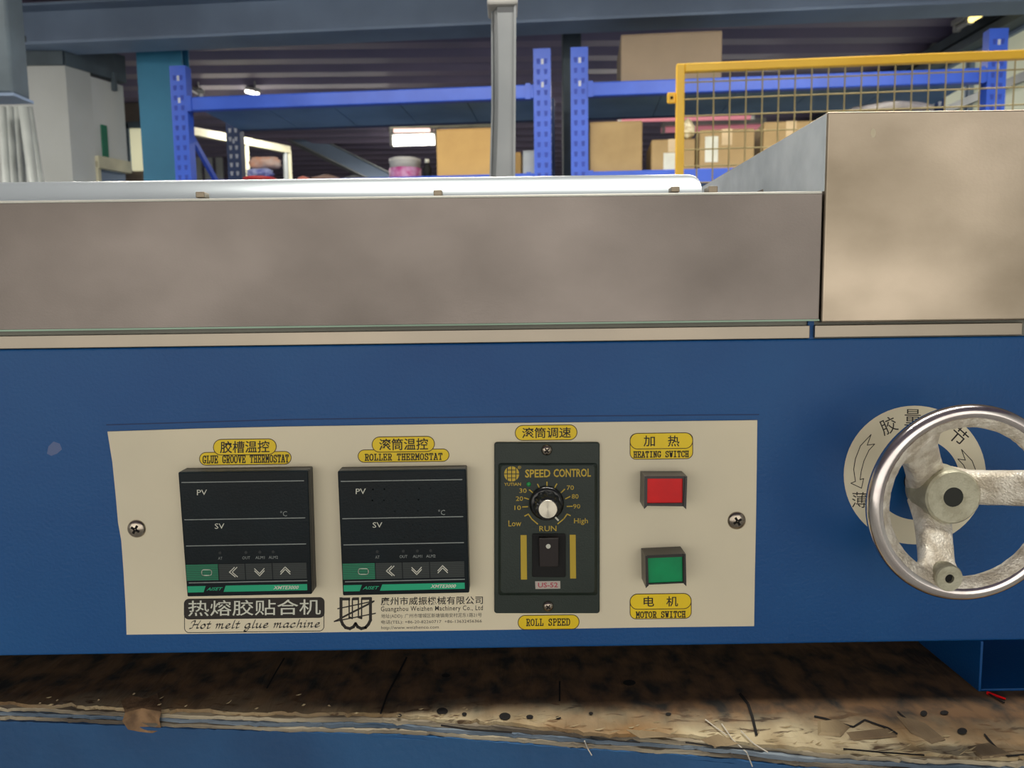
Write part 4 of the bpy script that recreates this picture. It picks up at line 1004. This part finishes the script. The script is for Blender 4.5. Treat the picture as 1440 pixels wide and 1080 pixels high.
# push switches with side guards
def button(Q, LQ, m, label):
    yf = -.0145
    fr = [F(u, v, yf) for u, v in Q]; bk = [Vector((p.x, -.0008, p.z)) for p in fr]
    lens = [F(u, v, yf) for u, v in LQ]
    body = MB()
    yb = -.0008
    # frame as four walls around the lens
    for i in range(4):
        j = (i+1) % 4
        A_, B2, C_, D_ = fr[i], fr[j], lens[j], lens[i]
        body.hexa([A_, B2, C_, D_], [Vector((p.x, yb, p.z)) for p in (A_, B2, C_, D_)])
    o = body.out('push_switch', m_knob2, mc, label=label)
    li = [Vector((p.x, yf+.0012, p.z)) for p in lens]
    MB().hexa(li, [Vector((p.x, yb, p.z)) for p in li]).out('lens', m, o)
    for k, (e_, s1) in enumerate(((3, 1), (2, -1))):
        p = fr[e_]; t_ = fr[0 if e_ == 3 else 1]
        MB().hexa([Vector((p.x, yf-.001, p.z-.0016)), Vector((p.x+s1*.0016, yf-.001, p.z)), Vector((t_.x+s1*.0012, yf-.0008, t_.z)), Vector((t_.x, yf-.0008, t_.z))],
                  [Vector((p.x, yb, p.z-.001)), Vector((p.x+s1*.0016, yb, p.z)), Vector((t_.x+s1*.0012, yb, t_.z)), Vector((t_.x, yb, t_.z))]).out('side_guard', m_knob2, o)
    return o
m_knob2 = mat('dark_brown_plastic', (44, 40, 40), .3, 0, (36, 32, 32), 60, spec=.5)
button([(906, 669.5), (966, 669.5), (964.5, 712), (905.5, 711.5)], [(910.5, 673), (960.5, 673), (960, 707.5), (910, 708)], m_red, 'red push switch')
button([(907, 781), (964, 778.5), (964.8, 820), (908, 822.5)], [(911, 785), (960, 783), (960.5, 818.5), (912, 820.8)], m_green, 'green push switch')

# ring sticker behind the handwheel
n = 64; o1 = [(1286.5+100*math.cos(2*PI*i/n), 668+97.5*math.sin(2*PI*i/n)) for i in range(n)]; i1 = [(1288.5+61*math.cos(2*PI*i/n), 673.5+57.5*math.sin(2*PI*i/n)) for i in range(n)]
vs_ = [F(u, v, -.0002) for u, v in o1+i1]+[F(u, v, 0) for u, v in o1+i1]
fs = [(i, (i+1) % n, n+(i+1) % n, n+i) for i in range(n)]+[(2*n+i, 3*n+i, 3*n+(i+1) % n, 2*n+(i+1) % n) for i in range(n)]+[(i, 2*n+i, 2*n+(i+1) % n, (i+1) % n) for i in range(n)]+[(n+i, n+(i+1) % n, 3*n+(i+1) % n, 3*n+i) for i in range(n)]
rs = mesh('ring_sticker', vs_, fs, m_stick, mc, label='cream ring sticker with characters and arrows')
def ctext(s, u, v, h, rot): text(s, u-h/2, v-h/2, u+h/2, v+h/2, -.00025, m_ink, rs, -.0, rot)
ctext('胶', 1249.5, 598.5, 23, -24); ctext('量', 1283.5, 587, 23, 1); ctext('调', 1318, 592, 23, 22); ctext('节', 1348, 613, 24, 42); ctext('薄', 1209, 703, 22, 2); ctext('厚', 1363, 703, 22, 2)
def arrow(f):
    pts = [(1225, 611), (1219.5, 626), (1230, 624.5), (1222, 633), (1215, 648), (1211, 663), (1209.5, 674.5), (1214.5, 673), (1211.5, 686.5), (1196.5, 679.5), (1203, 677), (1200.5, 660), (1203, 645), (1210, 627), (1225, 611)]
    strokes('arrow_outline', [[f(u, v) for u, v in pts]], 1.1, -.00026, m_ink, rs)
arrow(lambda u, v: (u, v)); arrow(lambda u, v: (2*1286.5-u+4, v+21))

# handwheel
HD = .411
hc = P(1341.5, 699.5, HD); rc = P(1358.5, 707.2, .393)
Rr = .0482; tr = .0043
wh = thing('tmp', 'x', 'x'); bpy.data.objects.remove(wh)
mb = MB(); nU, nV = 96, 16; vs_ = []; fs = []
for i in range(nU):
    a = 2*PI*i/nU
    for j in range(nV):
        b = 2*PI*j/nV; q = Rr+tr*math.cos(b); vs_.append((rc.x+q*math.cos(a), rc.y+tr*1.05*math.sin(b), rc.z+q*math.sin(a)))
for i in range(nU):
    for j in range(nV): fs.append((i*nV+j, ((i+1) % nU)*nV+j, ((i+1) % nU)*nV+(j+1) % nV, i*nV+(j+1) % nV))
hw = mb.add(vs_, fs).out('handwheel', m_chrome, mc, smooth=True, label='chrome rimmed handwheel with three cast spokes')
# rough cast inner ring
rnd = random.Random(5); vs_ = []; fs = []; prof = [(Rr-.0028, -.0034), (Rr-.0072, -.0016), (Rr-.0082, .0008), (Rr-.0072, .0032), (Rr-.0028, .0038)]
nU = 120
for i in range(nU):
    a = 2*PI*i/nU
    for (r_, h) in prof: 
        q = r_+rnd.uniform(-.00015, .00015); vs_.append((rc.x+q*math.cos(a), rc.y+h, rc.z+q*math.sin(a)))
K = len(prof)
for i in range(nU):
    for j in range(K-1): fs.append((i*K+j, ((i+1) % nU)*K+j, ((i+1) % nU)*K+j+1, i*K+j+1))
MB().add(vs_, fs).out('inner_ring', m_cast, hw, smooth=True)
# hub and shaft
rh = 40*HD/1082
hb = MB().lathe((hc.x, hc.y, hc.z), [(.0055, .004), (.0055, .0005), (rh*.93, 0), (rh, .0012), (rh*1.0, .009), (rh*1.03, .017), (rh*.95, .024), (rh*.8, .026), (.008, .026)], 44).out('hub', m_castf, hw, smooth=False)
for f in hb.data.polygons: f.use_smooth = True
md = hb.modifiers.new('edge', 'EDGE_SPLIT'); md.split_angle = math.radians(40)
MB().lathe((hc.x, hc.y, hc.z), [(.0055, .0006), (.0055, .0015), (.0024, .0015), (.0020, .006), (0, .006)], 24).out('shaft_end', mat('dark_shaft', (44, 46, 42), .4, .5), hw)
MB().lathe((hc.x, 0, hc.z), [(.0075, .001), (.0075, hc.y+.025)], 24).out('shaft', m_dark, hw)
# spokes
def spoke(ang, w0, w1, name='spoke'):
    a = math.radians(ang); d = Vector((math.cos(a), 0, math.sin(a)))
    st = hc+Vector((0, .019, 0))+d*(rh*.5); en = Vector((rc.x, rc.y+.0012, rc.z))+d*(Rr-.0045)
    dv = en-st; side_ = Vector((-d.z, 0, d.x)); nrm = side_.cross(dv).normalized(); 
    if nrm.y > 0: nrm = -nrm
    vs_ = []; fs = []; rows = 15; n_ = 16; rnd = random.Random(int(ang))
    for i in range(rows):
        t_ = i/(rows-1); wd = (w0+(w1-w0)*t_)*(1-.10*math.sin(PI*t_))/2; th = (.0066-.0022*t_)
        if i >= rows-3: wd *= 1+.16*(i-(rows-4)); 
        if i <= 2: wd *= 1+.06*(3-i)
        c_ = st+dv*t_
        for j in range(n_):
            b = 2*PI*j/n_; cx, cy = math.cos(b), math.sin(b)
            ex = abs(cx)**.4*(1 if cx >= 0 else -1); ey = abs(cy)**.55*(1 if cy >= 0 else -1)
            vs_.append(c_+side_*(ex*wd+rnd.uniform(-1, 1)*.00012)+nrm*(ey*th+rnd.uniform(-1, 1)*.00012))
    for i in range(rows-1):
        for j in range(n_): fs.append((i*n_+j, i*n_+(j+1) % n_, (i+1)*n_+(j+1) % n_, (i+1)*n_+j))
    fs += [tuple(range(n_)), tuple(range((rows-1)*n_, rows*n_))]
    return MB().add(vs_, fs).out(name, m_cast, hw, smooth=True)
spoke(9, .0205, .0205); spoke(129, .0200, .0225); spoke(-106, .0205, .0195)
c = P(1335.5, 814, .3885); r_ = 20.5*.3895/1082
b2 = MB().lathe((c.x, c.y, c.z), [(.0024, .002), (.0024, 0), (r_*.92, 0), (r_, .0009), (r_*1.02, .006), (r_*.9, .009)], 28).out('handle_boss', m_castf, hw)
MB().lathe((c.x, c.y, c.z), [(.0024, .0018), (.0012, .0026), (0, .0026)], 16).out('boss_hole', m_dark, hw)
